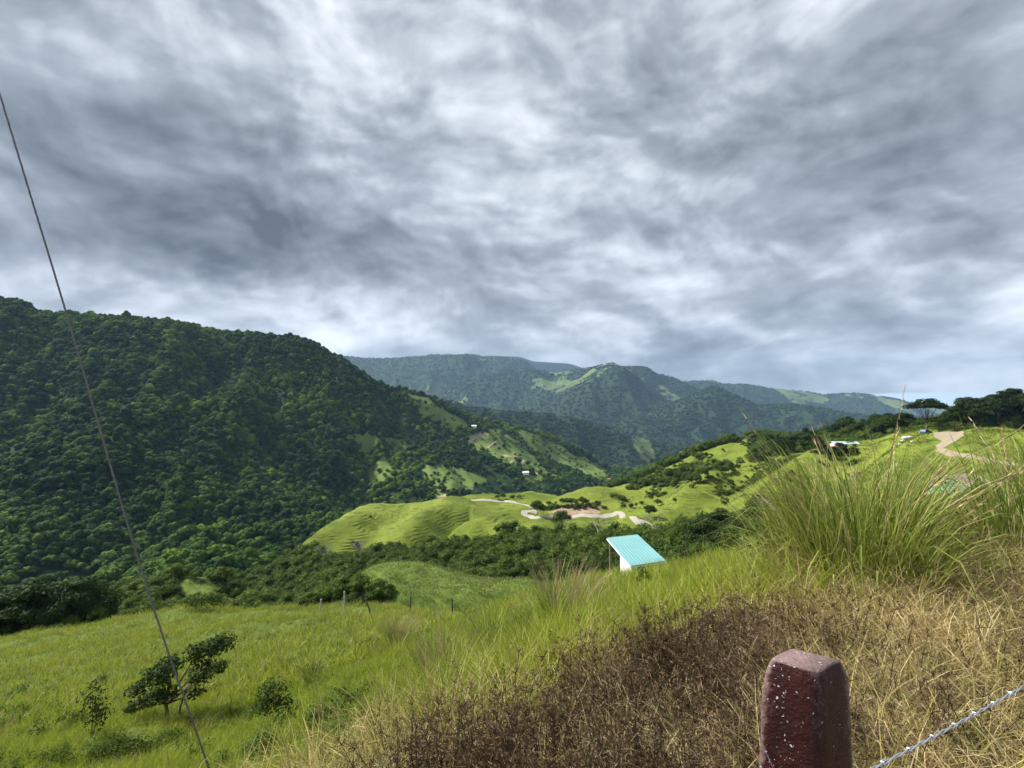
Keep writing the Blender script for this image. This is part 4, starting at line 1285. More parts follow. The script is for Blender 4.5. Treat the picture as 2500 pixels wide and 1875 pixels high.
for (px, py, lab) in [(1441, 1086, 'tiny white house alone in the dark valley forest'), (1283, 1160, 'tiny pale shed at the foot of the zigzag track'), (1468, 1130, 'tiny pale house where the far pasture meets forest'),
                      (1157, 1046, 'tiny white house at the top of the far pasture'), (1484, 1176, 'tiny reddish-roofed house low in the valley')]:
    h = hit(px, py, [A])
    if h is None: continue
    gable_house('house', h + Vector((0, -3, 1.5)), R(15), 11, 8, 4.5, 2, .6, M_white, M_redr if 'reddish' in lab else M_white, lab, wins=[('f', -2, 1.8, 1.2, 1), ('f', 2, 1.8, 1.2, 1)], ribs=0)

# blue vehicle under the umbrella tree
def car(loc, rz, label):
    r = empty('parked_car', loc, rz)
    blue = simple('blue_car_paint', (0.03, 0.07, 0.22), 0.3, var=0.1)
    b = MB()
    prof = [(-2.1, .45), (-2.15, .85), (-1.9, 1.0), (-1.7, 1.5), (-.2, 1.58), (.55, 1.05), (1.9, .95), (2.1, .75), (2.1, .42)]
    n = len(prof)
    v = [(x, -.82, z) for x, z in prof] + [(x, .82, z) for x, z in prof]
    b.add(v, [tuple(range(n)), tuple(range(2 * n - 1, n - 1, -1))] + [(i, i + n, (i + 1) % n + n, (i + 1) % n) for i in range(n)])
    b.build('body', blue, r)
    w = MB()
    for s in (-1, 1): w.add([(-1.6, s * .83, 1.08), (.3, s * .83, 1.08), (-.2, s * .83, 1.48), (-1.5, s * .83, 1.44)], [(0, 1, 2, 3)])
    w.add([(.56, -.7, 1.09), (.56, .7, 1.09), (-.12, .7, 1.56), (-.12, -.7, 1.56)], [(0, 1, 2, 3)])
    w.build('window', M_darkv, r)
    for x in (-1.35, 1.3):
        for s in (-1, 1):
            t = MB(); t.tube([(x, s * .72, .33), (x, s * .9, .33)], .33, 14); to = t.build('wheel', M_darkv, r)
            k = MB(); k.tube([(x, s * .9, .33), (x, s * .915, .33)], .18, 10); k.build('rim', M_white, to)
    tag(r, label, 'car')


car(hit(2256, 1060, [M, RO]) + Vector((0, -1, 0.05)), R(20), 'blue car parked in the shade under the umbrella tree')

# pale boulders by the yard
M_rock = simple('pale_rock', (0.42, 0.41, 0.39), 0.9, var=0.3, scale=2, bump=0.6)
for i, (px, py, s) in enumerate([(2212, 1072, 1.3), (2222, 1070, 1.0), (2205, 1078, .8), (2198, 1086, .6), (2228, 1080, .6)]):
    h = hit(px, py, [M])
    v = ICO2[0] * (1 + 0.22 * (np.random.default_rng(i).random(len(ICO2[0])) - .5)[:, None]) * np.array([1.2, .9, .7]) * s
    tag(link('boulder', mesh_np('boulder', v, tris=ICO2[1], mats=[M_rock]), loc=h + Vector((0, 0, s * .2))), ['largest pale boulder below the umbrella tree', 'pale boulder right beside the largest one', 'pale boulder just below left of the largest', 'smallest pale boulder, lowest on the slope', 'small pale boulder at the right of the boulders'][i], 'boulder', 'pale boulders below the umbrella tree')
# ------------------------------------------------------------------ foreground grasses
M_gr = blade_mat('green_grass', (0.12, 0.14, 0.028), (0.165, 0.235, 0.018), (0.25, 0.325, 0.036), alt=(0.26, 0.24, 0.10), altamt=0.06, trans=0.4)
M_gr2 = blade_mat('tall_grass', (0.17, 0.155, 0.06), (0.145, 0.20, 0.03), (0.26, 0.31, 0.08), alt=(0.34, 0.28, 0.15), altamt=0.16, world_scale=0.8)
M_grd = blade_mat('deep_green_grass', (0.06, 0.09, 0.015), (0.07, 0.13, 0.014), (0.13, 0.20, 0.03), world_scale=1.0)
M_straw = blade_mat('straw', (0.24, 0.21, 0.10), (0.32, 0.285, 0.135), (0.47, 0.42, 0.23), trans=0.25, alt=(0.16, 0.105, 0.055), altamt=0.35, world_scale=0.9)
M_yell = blade_mat('yellowing_grass', (0.20, 0.16, 0.06), (0.24, 0.23, 0.06), (0.30, 0.30, 0.09), trans=0.35, alt=(0.34, 0.26, 0.13), altamt=0.3, world_scale=0.9)
M_purp = blade_mat('dry_seed_heads', (0.12, 0.15, 0.035), (0.20, 0.15, 0.08), (0.33, 0.23, 0.16), trans=0.25, alt=(0.36, 0.28, 0.19), altamt=0.3, world_scale=0.5)
M_weed = leaf_mat('dead_weed', (0.050, 0.030, 0.018), (0.105, 0.070, 0.042), (0.23, 0.165, 0.10), trans=0.1, world_scale=2.0, spec=0.1, rough=0.8)


def blades(n, rad, h0, h1, wid, lean=0.25, curl=0.8, seed=0, wind=(0.0, 0.0), seg=4, droop=0.0, base_z=-0.03, kink=0.0):
    r = np.random.default_rng(seed)
    a = r.uniform(0, 6.283, n); q = rad * np.sqrt(r.random(n))
    base = np.stack([np.cos(a) * q, np.sin(a) * q, np.full(n, base_z)], -1)
    phi = a + r.normal(0, 0.9, n)
    dirx = np.cos(phi) + wind[0]; diry = np.sin(phi) + wind[1]
    m = np.hypot(dirx, diry) + 1e-6
    H = r.uniform(h0, h1, n); th0 = np.abs(r.normal(lean, lean * 0.5, n)) * np.clip(m, .6, 1.6)
    cu = curl * (0.4 + 1.2 * r.random(n))
    dx, dy = dirx / m, diry / m
    tw = phi + r.uniform(0, 3.14, n)
    wx, wy = np.cos(tw), np.sin(tw)
    p = base.copy(); rows = []; L = H / seg
    for k in range(seg + 1):
        t = k / seg
        w = wid * (0.55 + 0.45 * min(1, t * 4)) * (1 - t) ** 0.6 * (0.7 + 0.6 * r.random(n) * 0 + 0.0 + 0.3)
        rows.append((p.copy(), w, t))
        th = th0 + cu * ((k + .5) / seg) ** 1.7 * 1.2 + (droop * max(0, t - .55) * 3)
        if kink: th = th + (r.random(n) < kink) * (t > 0.4) * 1.3
        p = p + np.stack([np.sin(th) * dx, np.sin(th) * dy, np.cos(th)], -1) * L[:, None]
    V = []; T = []
    for k, (pp, w, t) in enumerate(rows):
        o = np.stack([wx * w / 2, wy * w / 2, np.zeros(n)], -1)
        if k < seg: V += [pp - o, pp + o]; T += [np.full(n, t)] * 2
        else: V += [pp]; T += [np.full(n, t)]
    V = np.stack(V, 1); T = np.stack(T, 1)                      # n x (2seg+1)
    m_ = 2 * seg + 1
    b = (np.arange(n) * m_)[:, None]
    qs = np.concatenate([b + np.array([[2 * k, 2 * k + 1, 2 * k + 3, 2 * k + 2]]) for k in range(seg - 1)])
    ts = b + np.array([[2 * seg - 2, 2 * seg - 1, 2 * seg]])
    return V.reshape(-1, 3), qs, ts, T.ravel()


def join(parts):
    V, Q, T_, A_, MI = [], [], [], [], []; b = 0
    qi, ti = [], []
    for (v, q, t, a), mi in parts:
        V.append(v); Q.append(q + b); T_.append(t + b); A_.append(a); b += len(v)
        qi.append(np.full(len(q), mi)); ti.append(np.full(len(t), mi))
    return np.concatenate(V), np.concatenate(Q), np.concatenate(T_), np.concatenate(A_), np.concatenate(qi + ti)


def tuft(name, parts, mats):
    V, Q, T_, A_, MI = join(parts)
    return mesh_np(name, V, quads=Q, tris=T_, mats=mats, attrs={'t': A_}, matidx=MI)


W = (0.25, 0.05)
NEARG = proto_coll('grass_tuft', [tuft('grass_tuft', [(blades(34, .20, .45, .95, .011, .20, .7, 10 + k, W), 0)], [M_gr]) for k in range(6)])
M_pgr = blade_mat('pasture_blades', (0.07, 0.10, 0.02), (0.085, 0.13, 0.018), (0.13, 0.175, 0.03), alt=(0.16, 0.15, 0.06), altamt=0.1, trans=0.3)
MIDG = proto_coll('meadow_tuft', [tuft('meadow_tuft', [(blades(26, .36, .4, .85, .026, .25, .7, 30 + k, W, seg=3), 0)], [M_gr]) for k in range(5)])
FARG = proto_coll('field_tuft', [tuft('field_tuft', [(blades(18, .8, .45, .9, .07, .3, .7, 50 + k, W, seg=2), 0)], [M_gr]) for k in range(4)])
STRAW = proto_coll('straw_tuft', [tuft('straw_tuft', [(blades(34, .18, .18, .58, .0065, .62, 1.5, 70 + k, seg=5, kink=.25), 0), (blades(7, .12, .1, .35, .006, .4, 1.0, 90 + k), 1)], [M_straw, M_yell]) for k in range(7)])
YELL = proto_coll('yellow_tuft', [tuft('yellow_tuft', [(blades(26, .2, .3, .62, .008, .35, 1.1, 110 + k, W), 0), (blades(12, .2, .25, .5, .006, .6, 1.4, 130 + k, seg=5), 1)], [M_yell, M_straw]) for k in range(5)])

fz = lambda px, Y: None


def pxy(X, Y): return CX + X / np.maximum(Y, .01) * F


def right_bank(px, Y):      # straw-coloured bank on the right
    return np.clip((px - 2050) / 250, 0, 1) * (Y < 4.6)


def noise_edge(X, Y): return (fbm(X / .7, Y / .7, 3, 66) - .5) * 1.3


clump_hide = lambda px, Y: ((px > 1920) & (px < 2700) & (Y > 3.5) & (Y < 4.8))
pts = sample(G, 6500, lambda X, Y, Z, T_, PX, PY, pm, em: ((Y > dead_edge(PX) + 0.35 + noise_edge(X, Y) * .6) & (Y > np.interp(PX, [-300, 700, 1000, 1180], [8, 7.0, 3.9, 0])) & (Y < 9.5) & (PX > -250) & (PX < 2950)) * np.where(Y < 5, 1.6, 1.0))
scatter('grass', pts, rng.uniform(0.5, .95, len(pts)) * np.interp(pxy(pts[:, 0], pts[:, 1]), [0, 900, 1300, 2150, 2280, 2450, 2540], [.75, .75, .85, .9, .45, .45, .8]), NEARG, 'bright green long grass near the camera beyond the dead weeds', 'grass', tilt=0.08)
pts = sample(G, 9000, lambda X, Y, Z, T_, PX, PY, pm, em: ((Y > 8.5) & (Y < 26) & (PX > -200) & (PX < 2800)) * np.clip(14 / Y, .5, 1.5))
scatter('grass', pts, rng.uniform(0.65, 1.05, len(pts)) * np.interp(pxy(pts[:, 0], pts[:, 1]), [900, 1300, 1420, 1500, 1680, 1780, 2150, 2280, 2450, 2540], [.8, 1, 1, .9, .9, 1, 1, .6, .6, 1]), MIDG, 'bright green long grass over the middle of the slope', 'grass', tilt=0.08)
pts = sample(G, 11000, lambda X, Y, Z, T_, PX, PY, pm, em: ((Y > 24) & (Y < 84) & (PX > -200) & (PX < 2200)) * np.clip(40 / Y, .5, 1.5))
scatter('grass', pts, rng.uniform(0.6, 1.15, len(pts)), FARG, 'green grass on the far part of the field', 'grass', tilt=0.08)
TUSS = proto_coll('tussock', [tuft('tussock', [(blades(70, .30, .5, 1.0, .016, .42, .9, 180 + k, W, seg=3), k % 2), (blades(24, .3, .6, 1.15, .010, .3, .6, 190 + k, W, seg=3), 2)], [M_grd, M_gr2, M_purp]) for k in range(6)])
pts = sample(G, 520, lambda X, Y, Z, T_, PX, PY, pm, em: ((Y > 9) & (Y < 76) & (PX > -100) & (PX < 1700)) * np.clip(20 / Y, .3, 1.2) * np.clip((fbm(X / 6, Y / 6, 3, 88) - .46) * 9, 0, 1))
scatter('grass', pts, rng.uniform(0.5, 1.05, len(pts)), TUSS, 'darker tussocks and seed heads dotted through the green field', 'grass', tilt=0.12)
WDS = proto_coll('weed_leaf', [crown('weed_leaf', [(0, 0, .3, .3, .3, .3), (.25, .1, .2, .22, .2, .2), (-.2, -.1, .25, .2, .25, .22)], 170, .055, 960 + k, M_shrub, solid=0.0, shell=(.2, 1.05), aspect=.4) for k in range(4)])
pts = sample(G, 330, lambda X, Y, Z, T_, PX, PY, pm, em: ((Y > 9) & (Y < 40) & (PX > -100) & (PX < 1300)) * np.clip(14 / Y, .2, 1.2) * np.clip((fbm(X / 4, Y / 4, 3, 98) - .48) * 9, 0.03, 1))
scatter('weeds', pts, rng.uniform(0.6, 1.3, len(pts)), WDS, 'small leafy weeds growing through the grass field', 'weeds', tilt=0.15)
# short tufts over knoll and hills
SHORT = proto_coll('pasture_tuft', [tuft('pasture_tuft', [(blades(12, .7, .2, .45, .11, .5, .8, 150 + k, seg=2), 0)], [M_pgr]) for k in range(4)])
pts = sample(K, 5000, lambda X, Y, Z, T_, PX, PY, pm, em: pm * (T_ < 2.4))
scatter('grass', pts, rng.uniform(0.6, 1.2, len(pts)), SHORT, 'short pasture grass on the small knoll', 'grass', tilt=0.1)
pts = sample(M, 20000, lambda X, Y, Z, T_, PX, PY, pm, em: pm * (em < .5) * (T_ > 1.2) * (T_ < 5.4) * np.clip((fbm(X / 6, Y / 6, 3, 77) - .35) * 5, 0.1, 1) * np.clip(180 / Y, .3, 2.0) * np.clip((PX - 1400) / 500, .08, 1.2))
pts = off_road(pts, .6)
pts = pts[~inpoly(CX + pts[:, 0] / pts[:, 1] * F, HY - (pts[:, 2] - EYE) / pts[:, 1] * F, [(2274, 1052), (2358, 1050), (2358, 1066), (2334, 1082), (2312, 1098), (2286, 1098), (2276, 1070)])]
scatter('grass', pts, rng.uniform(0.7, 1.7, len(pts)), SHORT, 'tussocky pasture grass on the rolling hills', 'grass', tilt=0.1)

# straw litter and yellowing grass on the sprayed strip
pts = sample(G, 7500, lambda X, Y, Z, T_, PX, PY, pm, em: ((Y > 0.9) & (Y < dead_edge(PX) + 0.25 + noise_edge(X, Y) * .4) & (PX > 780) & (PX < 3600)) * np.clip(.6 + (PX - 1100) / 1200, .5, 1))
scatter('dry_grass', pts, rng.uniform(0.7, 1.15, len(pts)) * np.interp(pxy(pts[:, 0], pts[:, 1]), [1600, 2100], [.85, 1]), STRAW, 'tangled straw coloured dead grass around the red post', 'dry grass', tilt=0.2)
pts = sample(G, 2900, lambda X, Y, Z, T_, PX, PY, pm, em: ((np.abs(Y - dead_edge(PX) - 0.45 - noise_edge(X, Y) * .5) < 0.5) & (PX > 0) & (PX < 3400)) * 1.0 + 1.0 * ((PX > 1950) & (Y > 1.6) & (Y < 4.2)))
scatter('dry_grass', pts, rng.uniform(0.7, 1.1, len(pts)), YELL, 'yellowing grass along the edge of the dead strip', 'dry grass', tilt=0.12)


# dead weeds
def weed(seed):
    r = np.random.default_rng(seed)
    parts_v, tris = [], []
    b = 0
    def ribbon(p0, p1, w):
        nonlocal b
        d = p1 - p0; s = np.cross(d, r.normal(size=3)); s /= np.linalg.norm(s) + 1e-9
        s2 = np.cross(d / (np.linalg.norm(d) + 1e-9), s)
        for ss in (s, s2):
            parts_v.append(np.array([p0 - ss * w, p0 + ss * w, p1 + ss * w * .7, p1 - ss * w * .7])); tris.append(np.array([[0, 1, 2], [0, 2, 3]]) + b); b += 4
    for _ in range(int(r.integers(5, 9))):
        a = r.uniform(0, 6.28); q = r.random() * .12
        p = np.array([math.cos(a) * q, math.sin(a) * q, -.03]); H = r.uniform(.26, .5)
        d = np.array([math.cos(a) * .22 + r.normal(0, .12) + .08, math.sin(a) * .22 + r.normal(0, .12), 1.0]); d /= np.linalg.norm(d)
        nseg = 5
        for k in range(nseg):
            p2 = p + d * H / nseg; ribbon(p, p2, .0028 * (1.3 - k / nseg))
            if k >= 1:
                for _b in range(2 if k < 3 else 6):
                    bd = d * .5 + r.normal(0, .75, 3); bd[2] += .25; bd /= np.linalg.norm(bd)
                    l = r.uniform(.02, .055) * (1.25 - k / nseg * .5)
                    e = p2 + bd * l; ribbon(p2, e, .0013)
                    for _l in range(2):   # shrivelled leaves
                        c = e + r.normal(0, .008, 3); t1 = r.normal(size=3); t1 /= np.linalg.norm(t1); t2 = np.cross(t1, r.normal(size=3)); t2 /= np.linalg.norm(t2)
                        s_ = r.uniform(.006, .013)
                        parts_v.append(np.array([c - t1 * s_, c + t2 * s_ * .2, c + t1 * s_, c - t2 * s_ * .18 + np.cross(t1, t2) * s_ * .3])); tris.append(np.array([[0, 1, 2], [0, 2, 3]]) + b); b += 4
            p = p2; d = d + r.normal(0, .1, 3); d /= np.linalg.norm(d)
    return mesh_np('dead_weed', np.concatenate(parts_v), tris=np.concatenate(tris), mats=[M_weed])


WEED = proto_coll('dead_weed', [weed(900 + k) for k in range(8)])


def d_weed(X, Y, Z, T_, PX, PY, pm, em):
    e = dead_edge(PX) + noise_edge(X, Y) * .25
    a = (Y > 1.0) & (Y < e + .1) & (PX > 500) & (PX < 2120)
    left = np.clip((PX - 620) / 200, 0, 1) * np.where(PX > 1800, 0.4, 1)
    return a * left * np.clip((fbm(X / .5, Y / .5, 2, 33) - .28) * 4, 0.45, 1) + 0.05 * ((PX > 2120) & (PX < 2900) & (Y < e) & (Y > 1.2))


pts = sample(G, 430, d_weed)
scatter('dead_weeds', pts, rng.uniform(0.7, 1.15, len(pts)), WEED, 'dark brown shrivelled dead weeds in front of and left of the red post', 'dead weeds', tilt=0.12)


# ------------------------------------------------------------------ big grass clumps, one thing each
def gz(px, Y):
    X = (px - CX) / F * Y
    z = ground_z(X, Y, [G]); return Vector((X, Y, z))


def stalks(n, rad, h0, h1, seed, wind, width=.013):
    """flowering stalks: thin stem with a feathery head"""
    r = np.random.default_rng(seed); out = []
    st = blades(n, rad, h0, h1, width, .32, .5, seed, wind, seg=5)
    out.append(st)
    V = st[0].reshape(n, 11, 3)
    heads_v = []; 
    for i in range(n):
        top = V[i, 10]; mid = (V[i, 6] + V[i, 7]) / 2
        for k in range(30):
            f = r.random(); c = mid * (1 - f) + top * f; d = (top - mid); d /= np.linalg.norm(d) + 1e-9
            e = c + d * .07 + r.normal(0, .010, 3); s = np.cross(d, r.normal(size=3)); s = s / (np.linalg.norm(s) + 1e-9) * .0035
            heads_v.append([c - s, c + s, e])
    hv = np.array(heads_v).reshape(-1, 3)
    out.append((hv, np.zeros((0, 4), int), np.arange(len(hv)).reshape(-1, 3), np.ones(len(hv))))
    return out


def clump(name, px, Y, label, spec, stalk=None, cat='grass clump', group=None, dz=0.0):
    g = gz(px, Y); g.z += dz
    e = empty(name, g)
    parts = []; mats = []
    for (args, kw, mat) in spec:
        if mat not in mats: mats.append(mat)
        parts.append((blades(*args, **kw), mats.index(mat)))
    link('leaves', tuft('leaves', parts, mats), e)
    if stalk:
        ps = stalks(*stalk[0]); link('flower_stalks', tuft('flower_stalks', [(p, 0) for p in ps], [stalk[1]]), e)
    tag(e, label, cat, group)



small_ = 0
big = [(2030, 4.3, 'left'), (2090, 4.0, ''), (2130, 4.4, ''), (2300, 4.1, ''), (2420, 4.4, ''), (2530, 4.0, ''), (2250, 5.2, ''), (2400, 5.4, ''), (2080, 5.2, ''), (2520, 5.6, ''), (2660, 4.6, ''), (2640, 5.6, ''), (2010, 3.9, ''), (2150, 3.75, ''), (2270, 3.8, ''), (2390, 3.75, '')]
labs = ['tall green grass clump at the left end of the big thicket', 'tall clump of deep green grass right behind the red post', 'tall deep green grass clump carrying the highest pale seed stalks',
        'tall yellow green grass clump left of the mint house view', 'arching grass clump below the mint green house', 'tall grass clump at the right edge of the photo',
        'airy light grass clump behind the seed stalks', 'airy light grass clump just below the mint house wall', 'yellow brown grass clump behind the deep green one', 'light grass clump beyond the one at the right edge',
        'tall grass clump just past the right edge', 'light grass clump beyond the right edge of the thicket',
        'low yellowing clump at the left foot of the thicket', 'low clump at the foot of the tall thicket above the post', 'low clump at the thicket foot, third from its left end', 'low straw-mixed clump at the thicket foot below the mint house']
hts = [1.15, 1.4, 1.25, .5, .5, 1.25, .5, .5, 1.25, 1.1, 1.2, 1.2, .7, .8, .75, .6]
for i, ((px, Y, _), lab, hh) in enumerate(zip(big, labs, hts)):
    light = i in (3, 6, 7, 9, 11, 12, 14, 15)
    sp = [((320, .46, hh * .6, hh * 1.15, .013, .17 if i in (1, 2, 8) else .26, .55 if i in (1, 2, 8) else .85, 600 + i, (-.8 if i in (2, 8) else -.3 if i == 1 else .1, .0)), dict(seg=6, droop=.5), M_gr2),
          ((120, .30, hh * .45, hh * .8, .010, .55, 1.4, 620 + i, (0.0, .0)), dict(seg=6, kink=.3), M_yell if i % 2 else M_gr2),
          ((70, .34, hh * .6, hh * 1.1, .021, .35, 1.0, 630 + i), dict(seg=6, droop=.5, kink=.2), M_gr2),
          ((110, .38, hh * .4, hh * 1.0, .008, .5, 1.2, 640 + i), dict(seg=6, kink=.3), M_straw)]
    if not light: sp.append(((170, .34, hh * .7, hh * 1.1, .014, .18, .5, 660 + i, (-.7 if i in (2, 8) else 0, .0)), dict(seg=5), M_grd))
    else: sp.append(((200, .40, hh * .6, hh * 1.05, .008, .35, 1.0, 680 + i, (0.5, 0)), dict(seg=5), M_gr2))
    clump('grass_clump', px, Y, lab, sp, ((11 if i in (1, 2, 8) else 4, .22, hh * 1.0, hh * 1.25, 700 + i, (0.1 if i in (1, 2) else 0.4, 0.0)), M_straw) if i not in (3, 4, 6, 7, 12, 13, 14, 15) else None)
for i, (px, py, hp_, lab, brown) in enumerate([
    (1375, 1535, 185, 'grass tussock with pale brown seed stalks in the middle of the field', 2), (1205, 1600, 150, 'green tussock with a dark base left of the pale stalked tussock', 0), (1085, 1685, 185, 'mauve topped tussock in the middle of the green field', 1),
    (975, 1580, 95, 'brown topped tussock farther down the slope', 1), (765, 1665, 80, 'dark based tussock near the small bush', 0), (700, 1640, 60, 'small dark tussock left of its larger neighbour', 0),
    (1300, 1560, 120, 'yellowish tussock between the green one and the pale stalked one', 0), (1880, 1480, 170, 'green tussock at the foot of the tall thicket', 0)]):
    b_ = hit(px, py, [G]); Y = b_.y; h = hp_ * Y / F; q = h / 1.0
    sp = [((170, .26 * q, h * .55, h * .95, .012 * q, .36, .8, 800 + i, (.35, 0)), dict(seg=5), M_grd), ((120, .3 * q, h * .6, h, .011 * q, .34, .8, 820 + i, (.35, 0)), dict(seg=5), M_gr2)]
    if brown: sp.append(((170, .26 * q, h * .8, h * 1.15, .007 * q, .30, .45, 840 + i, (.5, 0)), dict(seg=4), M_purp))
    clump('grass_clump', px, Y, lab, sp, ((14, .2 * q, h * .95, h * 1.2, 860 + i, (.6, 0)), M_straw) if brown == 2 else None)

# long fallen stalks on the strip
fs = []
r = np.random.default_rng(5)
pts = sample(G, 130, lambda X, Y, Z, T_, PX, PY, pm, em: ((Y > 1.3) & (Y < dead_edge(PX) + .4) & (PX > 700) & (PX < 3200)) * 1.0)
LONG = proto_coll('fallen_stalk', [tuft('fallen_stalk', [(blades(5, .05, .35, .75, .006, .9, 1.3, 950 + k, seg=6, kink=.3), 0)], [M_straw]) for k in range(6)])
scatter('dry_grass', pts, rng.uniform(.8, 1.2, len(pts)), LONG, 'long pale fallen stalks lying across the dead weeds', 'dry grass', tilt=.2)

# ------------------------------------------------------------------ leafy shrubs and the wind-bent tree on the slope
def leafy(name, px, Y, lobes, n, leaf, mat, label, cat='shrub', stems=4, sr=.012, base_py=None, bs=.75):
    g = hit(px, base_py, [G]) if base_py else gz(px, Y); e = empty(name, g)
    if base_py: e.scale = (g.y / Y * bs,) * 3
    link('foliage', crown('foliage', lobes, n, leaf, int(px), mat, solid=0.0, shell=(.2, 1.05), aspect=.35), e)
    mb = MB(); rr = random.Random(px)
    for l in lobes:
        mb.tube([(rr.gauss(0, .03), rr.gauss(0, .03), -.1), (l[0] * .4, l[1] * .4, l[2] * .5), (l[0], l[1], l[2] + l[5] * .5)], [sr, sr * .8, sr * .3], 5)
    mb.build('stem', M_bark, e)
    tag(e, label, cat)


leafy('shrub', 226, 9.5, [(0, 0, .9, .32, .3, .5), (.15, 0, .5, .3, .3, .35)], 420, .05, M_leaf_dark, 'upright dark shrub at the lower left above the leafy bush', base_py=1800)
leafy('shrub', 285, 7.6, [(0, 0, .55, .5, .4, .45), (.5, .1, .45, .4, .4, .35), (-.45, 0, .35, .35, .35, .3), (.9, .1, .35, .3, .3, .3)], 1300, .045, M_leaf, 'broad leafy bush in the lower left corner area', base_py=1868, bs=.5)
leafy('shrub', 668, 9.0, [(0, 0, .8, .4, .35, .35), (.25, 0, .45, .35, .3, .3), (-.2, 0, .5, .25, .3, .3)], 800, .05, M_leaf, 'dark leafy bush standing right of the guy wire', base_py=1775)
leafy('shrub', 610, 7.5, [(0, 0, .4, .4, .3, .3), (.5, 0, .35, .35, .3, .25)], 520, .045, M_shrub, 'low light green weeds at the foot of the guy wire', base_py=1862, bs=.5)
leafy('shrub', 150, 6.4, [(0, 0, .35, .5, .3, .3), (-.6, 0, .3, .4, .3, .25)], 520, .04, M_shrub, 'low leafy plant at the bottom left corner', base_py=1872, bs=.42)
leafy('shrub', 1870, 8.2, [(0, 0, 1.0, .3, .3, .4), (.1, 0, .6, .3, .3, .3), (-.25, .1, .75, .2, .2, .25)], 520, .05, M_shrub, 'fresh green leafy shoot at the left foot of the tall thicket')
leafy('shrub', 1790, 12.5, [(0, 0, 1.0, .35, .3, .3), (.35, 0, .8, .25, .3, .2)], 380, .05, M_shrub, 'light green plant on the brow left of the leafy shoot')
leafy('shrub', 1568, 12.0, [(0, 0, .82, .15, .15, .12), (.12, 0, .7, .12, .12, .1), (-.1, 0, .66, .1, .12, .1)], 110, .05, M_shrub, 'leafy sprig standing in front of the turquoise roof')
leafy('shrub', 640, 5.6, [(0, 0, .3, .3, .3, .25)], 220, .04, M_shrub, 'pale leaved weed near the bottom of the guy wire', base_py=1868)
leafy('shrub', 505, 70, [(0, 0, 1.4, 2.0, 1.5, 1.0), (-1.8, 0, 1.0, 1.2, 1, .8), (1.6, 0, 1.5, 1.2, 1, .9)], 900, .2, M_leaf, 'green bush rising on the brow of the field above the bent tree')


def bent_tree():
    Y = 22.0; sc_ = Y / F
    g = gz(408, Y)
    py0 = HY - (g.z - EYE) / Y * F
    e = empty('small_tree', g)
    lob = []
    for (px, py, rx, rz_) in [(318, 1690, 26, 18), (352, 1660, 34, 22), (385, 1638, 32, 20), (420, 1622, 36, 24), (455, 1608, 34, 24), (490, 1596, 34, 22), (525, 1580, 32, 26), (538, 1556, 20, 16), (545, 1610, 18, 20),
                              (370, 1690, 30, 14), (420, 1668, 36, 20), (468, 1652, 34, 20), (505, 1632, 30, 18), (332, 1715, 18, 8), (480, 1682, 22, 12)]:
        lob.append(((px - 408) * sc_, random.Random(px).uniform(-.7, .9), (1752 - py) * sc_, rx * sc_ * .95, rx * sc_ * .9, rz_ * sc_ * .85))
    link('crown', crown('crown', lob, 4600, .075, 77, M_leaf_dark, solid=0.3, up=.2, shell=(.3, 1.15)), e)
    mb = MB()
    mb.tube([(0.02, 0, -.4), (0, 0, .35), (-.05, 0, .75)], [.08, .07, .06], 7)
    fk = (-.05, 0, .7)
    for k, l in enumerate(lob[::2]):
        m = (l[0] * .5, l[1] * .5, .7 + (l[2] - .7) * .5)
        mb.tube([fk, m, l[:3]], [.05, .035, .012], 5)
    mb.tube([(.45, .1, -.4), (.5, .1, .5), (.75, .1, 1.2), (1.1, .1, 1.7)], [.05, .045, .035, .02], 6)
    mb.build('trunk', M_bark, e)
    tag(e, 'small wind-bent dark tree alone on the grassy slope', 'tree')


bent_tree()

# ------------------------------------------------------------------ fence posts on the brow, near post, wires
M_fence = simple('weathered_wood', (0.12, 0.10, 0.08), 0.9, bump=.5)
M_fence_p = simple('bleached_wood', (0.42, 0.39, 0.34), 0.9, bump=.5)
for (px, h, tilt_, m, lab) in [(778, 1.5, .12, M_fence_p, 'leftmost bleached fence post at the brow of the field'), (842, 2.0, -.03, M_fence_p, 'tall fence post with a whitish top on the brow'), (910, 1.7, -.35, M_fence, 'fence post leaning to the right on the brow'),
                              (1001, 1.5, .03, M_fence, 'short thin fence post below the knoll'), (1106, 1.9, -.05, M_fence, 'dark upright fence post in front of the knoll'), (1195, 1.0, 0, M_fence, 'dark stub of a fence post, rightmost in the line')]:
    Y = 56 if px < 1050 else 50 if px < 1150 else 46
    g = gz(px, Y)
    mb = MB(); H_ = h + .6
    mb.tube([(0, 0, -.4), (-tilt_ * H_ * -.5, 0, H_ * .5), (-tilt_ * -H_, .02, H_ * .97), (-tilt_ * -H_ * 1.02, .02, H_)], [.10, .09, .085, .05], 8)
    o = mb.build('fence_post', m, loc=g); tag(o, lab, 'fence post', 'old fence posts along the field brow')

